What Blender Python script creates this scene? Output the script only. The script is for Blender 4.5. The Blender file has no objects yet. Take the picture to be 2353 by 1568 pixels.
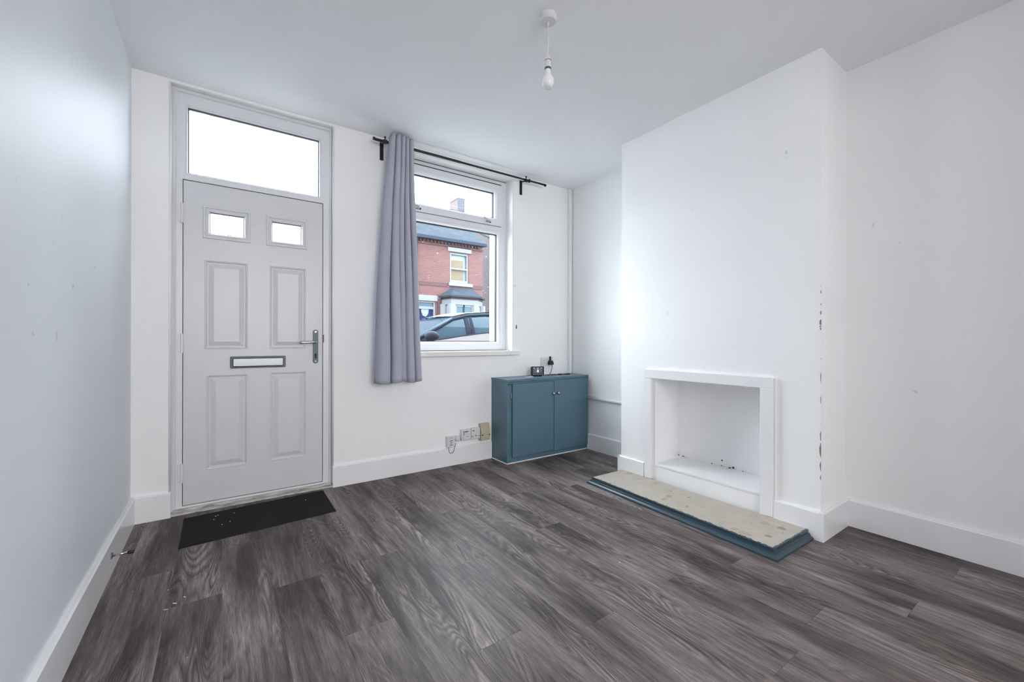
import bpy, bmesh, math, random
from mathutils import Vector, Matrix
random.seed(7)
S = bpy.context.scene
COL = S.collection

# ------------------------------------------------------------------ camera, sky, lights, exposure
F_PX, YAW, ROLL = 963.24, 0.6079, 0.0020
CAM = Vector((0.4178, -3.1967, 1.0483))
cd = bpy.data.cameras.new('camera'); cam = bpy.data.objects.new('camera', cd); COL.objects.link(cam)
cd.sensor_width = 36.0; cd.lens = F_PX * 36.0 / 2353.0; cd.clip_start = 0.02; cd.clip_end = 300
_r = Vector((math.cos(YAW), -math.sin(YAW), 0)); _f = Vector((math.sin(YAW), math.cos(YAW), 0)); _u = Vector((0, 0, 1))
r2 = _r * math.cos(ROLL) + _u * math.sin(ROLL); u2 = -_r * math.sin(ROLL) + _u * math.cos(ROLL)
M = Matrix((r2, u2, -_f)).transposed().to_4x4(); M.translation = CAM
cam.matrix_world = M
S.camera = cam

world = bpy.data.worlds.new('overcast_sky'); S.world = world; world.use_nodes = True
wn = world.node_tree.nodes['Background']
wn.inputs[0].default_value = (0.82, 0.915, 1.0, 1); wn.inputs[1].default_value = 11.5
S.cycles.max_bounces = 16; S.cycles.diffuse_bounces = 10; S.cycles.transparent_max_bounces = 24

def area(name, loc, rot, sx, sy, power, color):
    l = bpy.data.lights.new(name, 'AREA'); l.shape = 'RECTANGLE'; l.size = sx; l.size_y = sy
    l.energy = power; l.color = color
    o = bpy.data.objects.new(name, l); COL.objects.link(o); o.location = loc; o.rotation_euler = rot
    return o
# added fill lamp behind the camera, shining through the rear opening
area('rear_fill', (1.20, -6.50, 1.78), (math.radians(90), 0, 0), 2.2, 1.4, 70, (1.0, 0.97, 0.955))
S.view_settings.view_transform = 'Standard'; S.view_settings.look = 'None'
S.view_settings.exposure = 0.56; S.view_settings.gamma = 1.0; S.view_settings.use_curve_mapping = False

# ------------------------------------------------------------------ materials
def lin(c):
    return tuple((v / 255 / 12.92 if v / 255 <= 0.04045 else ((v / 255 + 0.055) / 1.055) ** 2.4) for v in c)

class Mat:
    """small node helper"""
    def __init__(s, name, color=(0.8, 0.8, 0.8), rough=0.5, metal=0.0, spec=0.5):
        s.m = bpy.data.materials.new(name); s.m.use_nodes = True
        s.t = s.m.node_tree; s.b = s.t.nodes['Principled BSDF']
        s.b.inputs['Base Color'].default_value = (*color, 1); s.b.inputs['Roughness'].default_value = rough
        s.b.inputs['Metallic'].default_value = metal; s.b.inputs['Specular IOR Level'].default_value = spec
    def n(s, typ, **kw):
        nd = s.t.nodes.new(typ)
        for k, v in kw.items(): setattr(nd, k, v)
        return nd
    def l(s, a, b): s.t.links.new(a, b)
    def coord(s, scale=(1, 1, 1), kind='Object', add=None):
        tc = s.n('ShaderNodeTexCoord'); mp = s.n('ShaderNodeMapping'); mp.inputs['Scale'].default_value = scale
        src = tc.outputs[kind]
        if add is not None:
            va = s.n('ShaderNodeVectorMath', operation='ADD'); s.l(src, va.inputs[0]); s.l(add, va.inputs[1]); src = va.outputs[0]
        s.l(src, mp.inputs[0]); return mp.outputs[0]
    def noise(s, vec, scale=1, detail=2, rough=0.5, dist=0.0):
        nd = s.n('ShaderNodeTexNoise'); nd.inputs['Scale'].default_value = scale; nd.inputs['Detail'].default_value = detail
        nd.inputs['Roughness'].default_value = rough; nd.inputs['Distortion'].default_value = dist; s.l(vec, nd.inputs['Vector']); return nd.outputs['Fac']
    def ramp(s, fac, stops):
        nd = s.n('ShaderNodeValToRGB'); el = nd.color_ramp.elements
        while len(el) < len(stops): el.new(0.5)
        for e, (p, c) in zip(el, stops): e.position = p; e.color = (*c, 1) if len(c) == 3 else c
        s.l(fac, nd.inputs[0]); return nd.outputs[0]
    def mix(s, fac, a, b, mode='MIX'):
        nd = s.n('ShaderNodeMix', data_type='RGBA', blend_type=mode)
        for sock, v in ((nd.inputs[0], fac), (nd.inputs[6], a), (nd.inputs[7], b)):
            if hasattr(v, 'is_linked'): s.l(v, sock)
            elif isinstance(v, (int, float)): sock.default_value = v
            else: sock.default_value = (*v, 1)
        return nd.outputs[2]
    def math(s, op, a, b=None, c=None, clamp=False):
        nd = s.n('ShaderNodeMath', operation=op, use_clamp=clamp)
        for i, v in enumerate((a, b, c)):
            if v is None: continue
            if hasattr(v, 'is_linked'): s.l(v, nd.inputs[i])
            else: nd.inputs[i].default_value = v
        return nd.outputs[0]
    def bump(s, h, strength=0.2, dist=0.002):
        nd = s.n('ShaderNodeBump'); nd.inputs['Strength'].default_value = strength; nd.inputs['Distance'].default_value = dist
        s.l(h, nd.inputs['Height']); s.l(nd.outputs[0], s.b.inputs['Normal'])
    def color(s, c): s.l(c, s.b.inputs['Base Color'])
    def rough(s, r): s.l(r, s.b.inputs['Roughness'])

def simple(name, color, rough=0.5, metal=0.0, var=0.0, scale=30, bump=0.0, spec=0.5):
    m = Mat(name, color, rough, metal, spec)
    if var or bump:
        h = m.noise(m.coord(), scale, 3)
        if var:
            m.color(m.mix(h, tuple(c * (1 - var) for c in color), tuple(min(1, c * (1 + var)) for c in color)))
        if bump: m.bump(h, bump)
    return m.m

def wall_paint(name, base, rough=0.55, marks=0.66, bump=0.12, chips=False):
    m = Mat(name, base, rough, 0, 0.35)
    v = m.coord()
    big = m.noise(v, 1.7, 3)
    c = m.mix(big, tuple(x * 0.965 for x in base), tuple(min(1, x * 1.03) for x in base))
    # little scuffs and filled nail holes
    sp = m.noise(v, 11.0, 2, 0.6, 0.6)
    area_ = m.noise(v, 1.3, 1)
    k = m.math('MULTIPLY', m.ramp(sp, [(marks + 0.055, (0, 0, 0)), (marks + 0.085, (1, 1, 1))]), m.ramp(area_, [(0.5, (0, 0, 0)), (0.62, (1, 1, 1))]))
    c = m.mix(m.math('MULTIPLY', k, 0.45), c, tuple(x * 0.5 for x in base))
    if chips:
        tc = m.n('ShaderNodeTexCoord'); sx = m.n('ShaderNodeSeparateXYZ'); m.l(tc.outputs['Object'], sx.inputs[0])
        dx = m.math('ABSOLUTE', m.math('SUBTRACT', sx.outputs[0], 3.017)); dy = m.math('ABSOLUTE', m.math('SUBTRACT', sx.outputs[1], -2.313))
        d = m.math('ADD', dx, dy)
        ed = m.noise(m.coord((1, 1, 2.6)), 3.0, 6, 0.75)
        lim = m.math('MULTIPLY', m.math('SUBTRACT', ed, 0.56, clamp=True), 0.11)
        inz = m.math('MULTIPLY', m.math('LESS_THAN', sx.outputs[2], 1.35), m.math('GREATER_THAN', sx.outputs[2], 0.2))
        c = m.mix(m.math('MULTIPLY', m.math('LESS_THAN', d, lim), inz), c, (0.25, 0.19, 0.14))
    m.color(c)
    m.bump(m.noise(v, 55, 4, 0.6), bump, 0.004)
    return m.m

WHITE = (0.80, 0.80, 0.80)
M_wall = wall_paint('white_wall_paint', (0.88, 0.88, 0.88))
M_wall_l = wall_paint('wall_paint_cool_light', (0.765, 0.795, 0.83), 0.5, 0.64, 0.18)  # white wall paint with the cool bluish light put into its colour
M_chim = wall_paint('white_chimney_paint', (0.90, 0.90, 0.905), 0.5, 0.65, 0.08, chips=True)
M_ceil = wall_paint('white_ceiling_paint', (0.86, 0.87, 0.88), 0.8, 0.9, 0.45)
M_trim = simple('white_gloss_paint', (0.84, 0.84, 0.85), 0.22, var=0.02, scale=6)
M_frame = simple('white_window_plastic', (0.74, 0.75, 0.775), 0.3, var=0.015, scale=5)
M_sill = simple('cream_white_sill_paint', (0.78, 0.76, 0.73), 0.4, var=0.05, scale=14)
M_gasket = simple('dark_rubber_gasket', (0.012, 0.014, 0.016), 0.6)
M_gap = simple('black_seal_and_shadow', (0.01, 0.01, 0.01), 0.8)  # seal rubber, also the black lines drawn for shadow gaps
M_chrome = simple('polished_chrome', (0.50, 0.52, 0.54), 0.12, 1.0)
M_steel = simple('blue_grey_brushed_metal', (0.085, 0.112, 0.135), 0.42, 0.4)
M_black = simple('black_plastic', (0.012, 0.012, 0.014), 0.35)
M_blackmet = simple('black_powder_coat', (0.010, 0.010, 0.012), 0.45)
M_plas = simple('white_switch_plastic', (0.68, 0.675, 0.69), 0.3)
M_cream = simple('yellowed_cream_plastic', (0.52, 0.47, 0.33), 0.4, var=0.05)
M_dark = simple('dark_hole', (0.02, 0.02, 0.022), 0.8)
M_bulb = simple('opal_bulb_glass', (0.82, 0.82, 0.86), 0.18)
M_caulk = simple('white_sealant', (0.85, 0.85, 0.84), 0.4)

def door_mat():
    m = Mat('white_grained_door_skin', (0.655, 0.66, 0.68), 0.34)
    g = m.noise(m.coord((5, 5, 0.55)), 3.0, 3, 0.5, 1.2)
    w = m.math('SINE', m.math('MULTIPLY', g, 130))
    fine = m.noise(m.coord((90, 90, 3)), 4, 2)
    m.bump(m.math('ADD', m.math('MULTIPLY', w, 0.3), fine), 0.10, 0.002)
    return m.m
M_door = door_mat()

def teal(name, base, rough, wear=0.0):
    m = Mat(name, base, rough)
    v = m.coord()
    c = m.mix(m.noise(v, 4, 3), tuple(x * 0.88 for x in base), tuple(x * 1.1 for x in base))
    if wear:
        w = m.noise(m.coord((1, 1, 1)), 38, 4, 0.7)
        c = m.mix(m.ramp(w, [(wear, (0, 0, 0)), (wear + 0.02, (1, 1, 1))]), c, (0.6, 0.62, 0.62))
    m.color(c); m.bump(m.noise(m.coord((60, 60, 5)), 1, 3), 0.12, 0.002)
    return m.m
M_teal = teal('slate_teal_paint', (0.085, 0.160, 0.215), 0.36)
M_tealm = teal('dark_teal_gloss_paint', (0.030, 0.062, 0.085), 0.25, 0.72)

def fabric():
    m = Mat('grey_lilac_fabric', (0.30, 0.31, 0.38), 0.95, 0, 0.15)
    v = m.coord((1, 1, 1))
    c = m.mix(m.noise(v, 6, 3), (0.37, 0.38, 0.455), (0.46, 0.47, 0.55)); m.color(c)
    w = m.noise(m.coord((400, 400, 160)), 1, 2); m.bump(w, 0.15, 0.001)
    return m.m
M_fabric = fabric()

def plank_mat():
    m = Mat('grey_oak_vinyl', (0.12, 0.11, 0.105), 0.42, 0, 0.32)
    oi = m.n('ShaderNodeObjectInfo')
    off = m.n('ShaderNodeCombineXYZ')
    m.l(m.math('MULTIPLY', oi.outputs['Random'], 37.0), off.inputs[0]); m.l(m.math('MULTIPLY', oi.outputs['Random'], 91.7), off.inputs[1])
    add = off.outputs[0]
    tone = m.noise(m.coord((6.5, 1.0, 1), add=add), 1, 4, 0.6, 0.5)
    field = m.noise(m.coord((8.5, 1.15, 1), add=add), 1, 1.2, 0.4, 0.6)
    wob = m.noise(m.coord((90, 9, 1), add=add), 1, 2)
    rings = m.math('SINE', m.math('MULTIPLY_ADD', field, 150, m.math('MULTIPLY', wob, 2.2)))
    rings = m.math('MULTIPLY_ADD', rings, 0.5, 0.5)
    mask = m.ramp(m.noise(m.coord((6.0, 1.1, 1), add=add), 1.15, 1), [(0.45, (0.03, 0.03, 0.03)), (0.60, (1, 1, 1))])
    fibre = m.noise(m.coord((330, 13, 1), add=add), 1, 3, 0.7)
    streak = m.noise(m.coord((60, 2.4, 1), add=add), 1, 4, 0.65)
    c = m.ramp(tone, [(0.36, (0.054, 0.042, 0.039)), (0.46, (0.118, 0.095, 0.090)), (0.55, (0.166, 0.138, 0.132)), (0.68, (0.252, 0.217, 0.213))])
    c = m.mix(0.8, c, m.ramp(streak, [(0.32, (0.50, 0.50, 0.50)), (0.5, (0.98, 0.98, 0.98)), (0.68, (1.40, 1.40, 1.40))]), 'MULTIPLY')
    c = m.mix(0.8, c, m.ramp(fibre, [(0.30, (0.40, 0.40, 0.40)), (0.5, (1, 1, 1)), (0.70, (1.65, 1.62, 1.58))]), 'MULTIPLY')
    ringc = m.ramp(rings, [(0.0, (0.30, 0.29, 0.28)), (0.22, (0.80, 0.80, 0.80)), (0.5, (1.0, 1.0, 1.0)), (0.80, (1.05, 1.05, 1.05)), (1.0, (1.75, 1.70, 1.65))])
    c = m.mix(m.math('MULTIPLY', mask, 0.72), c, m.mix(1.0, c, ringc, 'MULTIPLY'))
    vary = m.math('MULTIPLY_ADD', oi.outputs['Random'], 0.16, 0.92)
    cv = m.n('ShaderNodeCombineXYZ')
    for i in range(3): m.l(vary, cv.inputs[i])
    c = m.mix(1.0, c, cv.outputs[0], 'MULTIPLY')
    m.color(c)
    m.rough(m.math('MULTIPLY_ADD', fibre, 0.20, 0.44))
    m.bump(m.math('ADD', fibre, m.math('MULTIPLY', rings, 0.3)), 0.16, 0.0015)
    return m.m
M_plank = plank_mat()
M_sub = simple('dark_subfloor', (0.03, 0.028, 0.027), 0.9)

def hearth_mat():
    m = Mat('cream_terrazzo', (0.55, 0.49, 0.40), 0.45)
    v = m.coord()
    vo = m.n('ShaderNodeTexVoronoi'); vo.inputs['Scale'].default_value = 13; vo.inputs['Randomness'].default_value = 1
    dv = m.n('ShaderNodeVectorMath', operation='ADD'); nz = m.n('ShaderNodeTexNoise'); nz.inputs['Scale'].default_value = 18
    m.l(v, nz.inputs['Vector']); sc = m.n('ShaderNodeVectorMath', operation='SCALE'); sc.inputs['Scale'].default_value = 0.03
    m.l(nz.outputs['Color'], sc.inputs[0]); m.l(v, dv.inputs[0]); m.l(sc.outputs[0], dv.inputs[1]); m.l(dv.outputs[0], vo.inputs['Vector'])
    sel = m.n('ShaderNodeSeparateColor'); m.l(vo.outputs['Color'], sel.inputs[0])
    chip = m.math('MULTIPLY', m.math('LESS_THAN', vo.outputs['Distance'], m.math('MULTIPLY', sel.outputs[1], 0.40)), m.math('GREATER_THAN', sel.outputs[0], 0.5))
    base = m.mix(m.noise(v, 13, 5, 0.72), (0.36, 0.315, 0.26), (0.62, 0.56, 0.48))
    chipc = m.mix(sel.outputs[2], (0.30, 0.20, 0.115), (0.46, 0.37, 0.27))
    c = m.mix(m.math('MULTIPLY', chip, 0.9), base, chipc)
    sp = m.noise(v, 75, 2); c = m.mix(m.ramp(sp, [(0.70, (0, 0, 0)), (0.73, (1, 1, 1))]), c, (0.20, 0.17, 0.14))
    m.color(c); m.bump(m.noise(v, 60, 4), 0.1, 0.002)
    return m.m
M_hearth = hearth_mat()

def mat_mat():
    m = Mat('charcoal_mat_pile', (0.010, 0.011, 0.011), 0.9, 0, 0.2)
    v = m.coord(); h = m.noise(m.coord((1, 1, 1)), 260, 3, 0.7)
    m.color(m.mix(h, (0.004, 0.005, 0.005), (0.026, 0.028, 0.028))); m.bump(h, 0.8, 0.004)
    return m.m
M_mat = mat_mat()
M_matrim = simple('black_mat_rubber', (0.008, 0.009, 0.009), 0.7)

def thresh_mat():
    m = Mat('grubby_threshold', (0.55, 0.53, 0.5), 0.6)
    h = m.noise(m.coord((4, 30, 30)), 3, 4, 0.7)
    m.color(m.ramp(h, [(0.32, (0.10, 0.09, 0.075)), (0.45, (0.45, 0.43, 0.39)), (0.6, (0.62, 0.61, 0.59))])); m.bump(h, 0.3)
    return m.m
M_thresh = thresh_mat()

def glass(name, tint=(1, 1, 1), streak=0.0, refl=1.0):
    """thin pane: see-through plus a reflection that grows towards grazing angles"""
    m = Mat(name); t = m.t; t.nodes.remove(m.b)
    out = [n for n in t.nodes if n.type == 'OUTPUT_MATERIAL'][0]
    tr = m.n('ShaderNodeBsdfTransparent'); tr.inputs[0].default_value = (*tint, 1)
    gl = m.n('ShaderNodeBsdfGlossy'); gl.inputs['Roughness'].default_value = 0.01
    lw = m.n('ShaderNodeLayerWeight'); lw.inputs['Blend'].default_value = 0.5
    fac = m.math('MULTIPLY_ADD', m.math('POWER', lw.outputs['Facing'], 5.0), 0.6 * refl, 0.02 * refl)
    mx = m.n('ShaderNodeMixShader'); m.l(fac, mx.inputs[0])
    first = tr.outputs[0]
    if streak:
        rf = m.n('ShaderNodeBsdfRefraction'); rf.inputs['Roughness'].default_value = 0.10; rf.inputs['IOR'].default_value = 1.12
        bp = m.n('ShaderNodeBump'); bp.inputs['Strength'].default_value = 0.55; bp.inputs['Distance'].default_value = 0.01
        h = m.noise(m.coord((130, 1, 22)), 1, 3, 0.6, 1.0); m.l(h, bp.inputs['Height']); m.l(bp.outputs[0], rf.inputs['Normal'])
        m2 = m.n('ShaderNodeMixShader'); m2.inputs[0].default_value = streak
        m.l(tr.outputs[0], m2.inputs[1]); m.l(rf.outputs[0], m2.inputs[2]); first = m2.outputs[0]
    m.l(first, mx.inputs[1]); m.l(gl.outputs[0], mx.inputs[2]); m.l(mx.outputs[0], out.inputs['Surface'])
    return m.m
M_glass = glass('clear_pane', (0.99, 0.995, 0.995))
M_farglass = glass('far_pane', (0.95, 0.98, 0.98), 0, 0.25)
M_obs = glass('rippled_pane', (0.985, 0.995, 0.995), 0.6)

def brick(name, axis, c1, c2, mortar, sky_dim=0.29):
    m = Mat(name, c1, 0.85)
    tc = m.n('ShaderNodeTexCoord'); sx = m.n('ShaderNodeSeparateXYZ'); m.l(tc.outputs['Object'], sx.inputs[0])
    cb = m.n('ShaderNodeCombineXYZ'); m.l(sx.outputs[0 if axis == 'x' else 1], cb.inputs[0]); m.l(sx.outputs[2], cb.inputs[1])
    bt = m.n('ShaderNodeTexBrick'); m.l(cb.outputs[0], bt.inputs['Vector'])
    bt.inputs['Scale'].default_value = 1; bt.inputs['Brick Width'].default_value = 0.225; bt.inputs['Row Height'].default_value = 0.075
    bt.inputs['Mortar Size'].default_value = 0.006; bt.inputs['Bias'].default_value = -0.1
    k = sky_dim  # brick scaled below its real colour to offset the bright sky
    for nm, cc in (('Color1', c1), ('Color2', c2), ('Mortar', mortar)): bt.inputs[nm].default_value = (*(v * k for v in cc), 1)
    c = bt.outputs['Color']
    n = m.noise(tc.outputs['Object'], 1.6, 3)
    c = m.mix(n, c, m.mix(1.0, c, (0.72, 0.70, 0.72), 'MULTIPLY'))
    # pale flecks where faces have spalled
    f = m.noise(m.coord((4.5, 4.5, 13)), 1, 1); c = m.mix(m.ramp(f, [(0.72, (0, 0, 0)), (0.74, (1, 1, 1))]), c, (0.20, 0.14, 0.135))
    m.color(c)
    b = m.n('ShaderNodeBump'); b.inputs['Strength'].default_value = 0.5; b.inputs['Distance'].default_value = 0.01; b.invert = True
    m.l(bt.outputs['Fac'], b.inputs['Height']); m.l(b.outputs[0], m.b.inputs['Normal'])
    return m.m
M_brick = brick('red_brick_front', 'x', (0.20, 0.062, 0.056), (0.25, 0.090, 0.080), (0.24, 0.14, 0.135))
M_brickg = brick('shade_brick_gable', 'y', (0.13, 0.095, 0.11), (0.20, 0.125, 0.13), (0.24, 0.19, 0.20), 0.22)  # gable brick painted darker and purplish, as it looks in shade
M_brickd = brick('dark_red_brick_band', 'x', (0.11, 0.032, 0.032), (0.14, 0.044, 0.044), (0.13, 0.07, 0.066))
M_bricko = brick('orange_brick_near', 'x', (0.48, 0.26, 0.13), (0.52, 0.30, 0.16), (0.50, 0.32, 0.2), 0.6)

def slate():
    m = Mat('blue_grey_slate', (0.13, 0.16, 0.20), 0.9, 0, 0.05)
    tc = m.n('ShaderNodeTexCoord'); sx = m.n('ShaderNodeSeparateXYZ'); m.l(tc.outputs['Object'], sx.inputs[0])
    cb = m.n('ShaderNodeCombineXYZ'); m.l(sx.outputs[0], cb.inputs[0]); m.l(m.math('MULTIPLY', sx.outputs[2], 1.6), cb.inputs[1])
    bt = m.n('ShaderNodeTexBrick'); m.l(cb.outputs[0], bt.inputs['Vector']); bt.inputs['Scale'].default_value = 1
    bt.inputs['Brick Width'].default_value = 0.28; bt.inputs['Row Height'].default_value = 0.2; bt.inputs['Mortar Size'].default_value = 0.008
    bt.inputs['Color1'].default_value = (0.021, 0.027, 0.034, 1); bt.inputs['Color2'].default_value = (0.028, 0.0355, 0.044, 1); bt.inputs['Mortar'].default_value = (0.012, 0.016, 0.020, 1)
    m.color(bt.outputs['Color'])
    return m.m
M_slate = slate()
M_stone = simple('white_painted_stone', (0.098, 0.103, 0.112), 0.7, var=0.04, spec=0.2, scale=8)  # stone, like the slate, car paint and render, darkened to offset the bright sky
M_gutter = simple('dark_gutter_paint', (0.016, 0.021, 0.030), 0.75, spec=0.05)
M_bluedoor = simple('navy_door_paint', (0.006, 0.010, 0.040), 0.6, spec=0.06)
M_ochre = simple('buff_room_behind_glass', (0.085, 0.050, 0.022), 0.8, var=0.3, scale=5)
M_blind = simple('pale_window_blind', (0.11, 0.13, 0.14), 0.6)
M_lace = simple('pale_lace', (0.10, 0.115, 0.155), 0.8)
M_carp = simple('silver_white_car_paint', (0.22, 0.235, 0.26), 0.3, var=0.02)
M_carg = simple('dark_car_glass', (0.022, 0.050, 0.070), 0.04, spec=0.16)
M_carg.node_tree.nodes['Principled BSDF'].inputs['IOR'].default_value = 1.5
M_cart = simple('dark_blue_grey_car_trim', (0.009, 0.013, 0.023), 0.5, spec=0.05)
M_car2 = simple('pale_grey_car_paint', (0.14, 0.14, 0.15), 0.3)
M_tyre = simple('tyre_rubber', (0.015, 0.015, 0.016), 0.8)
M_road = simple('asphalt', (0.10, 0.10, 0.105), 0.9, var=0.2, scale=60, bump=0.3)
M_pave = simple('grey_paving', (0.26, 0.255, 0.245), 0.9, var=0.12, scale=20, bump=0.2)
M_render = simple('cream_render', (0.048, 0.042, 0.027), 0.9, var=0.05)
M_bark = simple('grey_brown_bark', (0.16, 0.15, 0.15), 0.9)

def screen(name, col, e):
    m = Mat(name, (0.01, 0.01, 0.01), 0.3); m.b.inputs['Emission Color'].default_value = (*col, 1); m.b.inputs['Emission Strength'].default_value = e
    return m.m
M_scr = screen('lit_display', (0.16, 0.19, 0.26), 0.35)
M_icon = screen('lit_display_icon', (0.85, 0.9, 1.0), 0.75)

# ------------------------------------------------------------------ geometry helpers
def obj(name, bm, mat, parent=None, smooth=False, label=None):
    me = bpy.data.meshes.new(name)
    bmesh.ops.recalc_face_normals(bm, faces=bm.faces[:])
    if smooth:
        for f in bm.faces: f.smooth = True
    bm.to_mesh(me); bm.free(); me.materials.append(mat)
    o = bpy.data.objects.new(name, me); COL.objects.link(o)
    if parent is not None:
        o.parent = parent; o.matrix_parent_inverse = Matrix.Translation(-parent.location)
    if label: o['label'] = label
    return o
def tag(o, label, cat, group=None, kind=None):
    o['label'] = label; o['category'] = cat
    if group: o['group'] = group
    if kind: o['kind'] = kind
    return o
def empty(name, loc, label, cat, group=None, kind=None):
    o = bpy.data.objects.new(name, None); COL.objects.link(o); o.location = loc; o.empty_display_size = 0.05
    return tag(o, label, cat, group, kind)
B = bmesh.new
def box(bm, x0, x1, y0, y1, z0, z1, bev=0.0, seg=1):
    r = bmesh.ops.create_cube(bm, size=1.0); vs = r['verts']
    for v in vs:
        v.co = Vector((x0 + (v.co.x + .5) * (x1 - x0), y0 + (v.co.y + .5) * (y1 - y0), z0 + (v.co.z + .5) * (z1 - z0)))
    if bev:
        es = list({e for v in vs for e in v.link_edges})
        bmesh.ops.bevel(bm, geom=es, offset=bev, segments=seg, profile=0.5, affect='EDGES', clamp_overlap=True)
    return bm
def bx(*a, **k): return box(B(), *a, **k)
def lathe(bm, prof, centre, axis='z', n=24, cap=True):
    """prof: list of (radius, height along axis)"""
    c = Vector(centre); rings = []
    for r, h in prof:
        ring = []
        for i in range(n):
            a = 2 * math.pi * i / n; p = (r * math.cos(a), r * math.sin(a))
            q = {'z': Vector((p[0], p[1], h)), 'x': Vector((h, p[0], p[1])), 'y': Vector((p[0], h, p[1]))}[axis]
            ring.append(bm.verts.new(c + q))
        rings.append(ring)
    for a, b in zip(rings, rings[1:]):
        for i in range(n): bm.faces.new((a[i], a[(i + 1) % n], b[(i + 1) % n], b[i]))
    if cap: bm.faces.new(rings[0]); bm.faces.new(rings[-1])
    return bm
def tube(bm, pts, r, n=8):
    pts = [Vector(p) for p in pts]; rings = []
    for i, p in enumerate(pts):
        d = (pts[min(i + 1, len(pts) - 1)] - pts[max(i - 1, 0)]).normalized()
        a = d.cross(Vector((0, 0, 1))) if abs(d.z) < 0.9 else d.cross(Vector((1, 0, 0)))
        a.normalize(); b = d.cross(a)
        rr = r[i] if isinstance(r, (list, tuple)) else r
        rings.append([bm.verts.new(p + a * rr * math.cos(2 * math.pi * k / n) + b * rr * math.sin(2 * math.pi * k / n)) for k in range(n)])
    for a, b in zip(rings, rings[1:]):
        for k in range(n): bm.faces.new((a[k], a[(k + 1) % n], b[(k + 1) % n], b[k]))
    bm.faces.new(rings[0]); bm.faces.new(rings[-1])
    return bm
def smooth_path(pts, n=8):
    P = [Vector(p) for p in pts]; out = []
    for i in range(len(P) - 1):
        p0, p1, p2, p3 = P[max(i - 1, 0)], P[i], P[i + 1], P[min(i + 2, len(P) - 1)]
        for k in range(n):
            t = k / n
            out.append(0.5 * ((2 * p1) + (-p0 + p2) * t + (2 * p0 - 5 * p1 + 4 * p2 - p3) * t * t + (-p0 + 3 * p1 - 3 * p2 + p3) * t ** 3))
    out.append(P[-1]); return out
def ring_xz(bm, x0, x1, z0, z1, prof, fill=False, close=False):
    """nested rectangles in the XZ plane. prof: (inset, y)"""
    loops = []
    for i, y in prof:
        loops.append([bm.verts.new((x0 + i, y, z0 + i)), bm.verts.new((x1 - i, y, z0 + i)), bm.verts.new((x1 - i, y, z1 - i)), bm.verts.new((x0 + i, y, z1 - i))])
    prs = list(zip(loops, loops[1:])) + ([(loops[-1], loops[0])] if close else [])
    for a, b in prs:
        for k in range(4): bm.faces.new((a[k], a[(k + 1) % 4], b[(k + 1) % 4], b[k]))
    if fill: bm.faces.new(loops[-1])
    return bm
def frame_xz(x0, x1, z0, z1, w, yf, yb, bev=0.003):
    return ring_xz(B(), x0, x1, z0, z1, [(0, yb), (0, yf + bev), (bev, yf), (w - bev, yf), (w, yf + bev), (w, yb)], close=True)
def cell_wall(bm, us, ws, solid, d0, d1, mk):
    """slab on a grid of cells (u across, w up), thickness d0..d1; solid(i,j) says which cells are filled; mk(u,w,d) gives the point"""
    cache = {}
    def V(i, j, d):
        k = (i, j, d)
        if k not in cache: cache[k] = bm.verts.new(mk(us[i], ws[j], d))
        return cache[k]
    nu, nw = len(us) - 1, len(ws) - 1
    ok = lambda i, j: 0 <= i < nu and 0 <= j < nw and solid(i, j)
    for i in range(nu):
        for j in range(nw):
            if not ok(i, j): continue
            for d in (d0, d1): bm.faces.new((V(i, j, d), V(i + 1, j, d), V(i + 1, j + 1, d), V(i, j + 1, d)))
            for (di, dj, a, b) in ((-1, 0, (i, j), (i, j + 1)), (1, 0, (i + 1, j), (i + 1, j + 1)), (0, -1, (i, j), (i + 1, j)), (0, 1, (i, j + 1), (i + 1, j + 1))):
                if not ok(i + di, j + dj): bm.faces.new((V(*a, d0), V(*b, d0), V(*b, d1), V(*a, d1)))
    return bm
def wall_xz(x0, x1, z0, z1, holes, y0, y1):
    xs = sorted({x0, x1, *[h[0] for h in holes], *[h[1] for h in holes]}); zs = sorted({z0, z1, *[h[2] for h in holes], *[h[3] for h in holes]})
    def solid(i, j):
        cx, cz = (xs[i] + xs[i + 1]) / 2, (zs[j] + zs[j + 1]) / 2
        return not any(h[0] < cx < h[1] and h[2] < cz < h[3] for h in holes)
    return cell_wall(B(), xs, zs, solid, y0, y1, lambda u, w, d: (u, d, w))
def prism(bm, poly, axis, a, b):
    """extrude a polygon. axis 'x': poly in (y,z); 'y': (x,z); 'z': (x,y)"""
    mk = {'x': lambda p, t: (t, p[0], p[1]), 'y': lambda p, t: (p[0], t, p[1]), 'z': lambda p, t: (p[0], p[1], t)}[axis]
    A = [bm.verts.new(mk(p, a)) for p in poly]; C = [bm.verts.new(mk(p, b)) for p in poly]
    n = len(poly)
    for i in range(n): bm.faces.new((A[i], A[(i + 1) % n], C[(i + 1) % n], C[i]))
    bm.faces.new(A); bm.faces.new(C)
    return bm
def struct(name, bm, mat, label, cat, smooth=False):
    return tag(obj(name, bm, mat, None, smooth), label, cat, None, 'structure')

# ------------------------------------------------------------------ the room shell
H, W, WC, CY0, CY1 = 2.60, 3.373, 3.017, -2.313, -0.974      # height, alcove wall, chimney face and its two edges
YB = -6.60                                                   # back of the unseen rear room, deepened to even the fill
DX0, DX1, DTOP = 0.172, 1.081, 2.583                         # door opening
WX0, WX1, WZ0, WZ1 = 1.512, 2.648, 0.925, 2.552              # window opening

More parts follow.
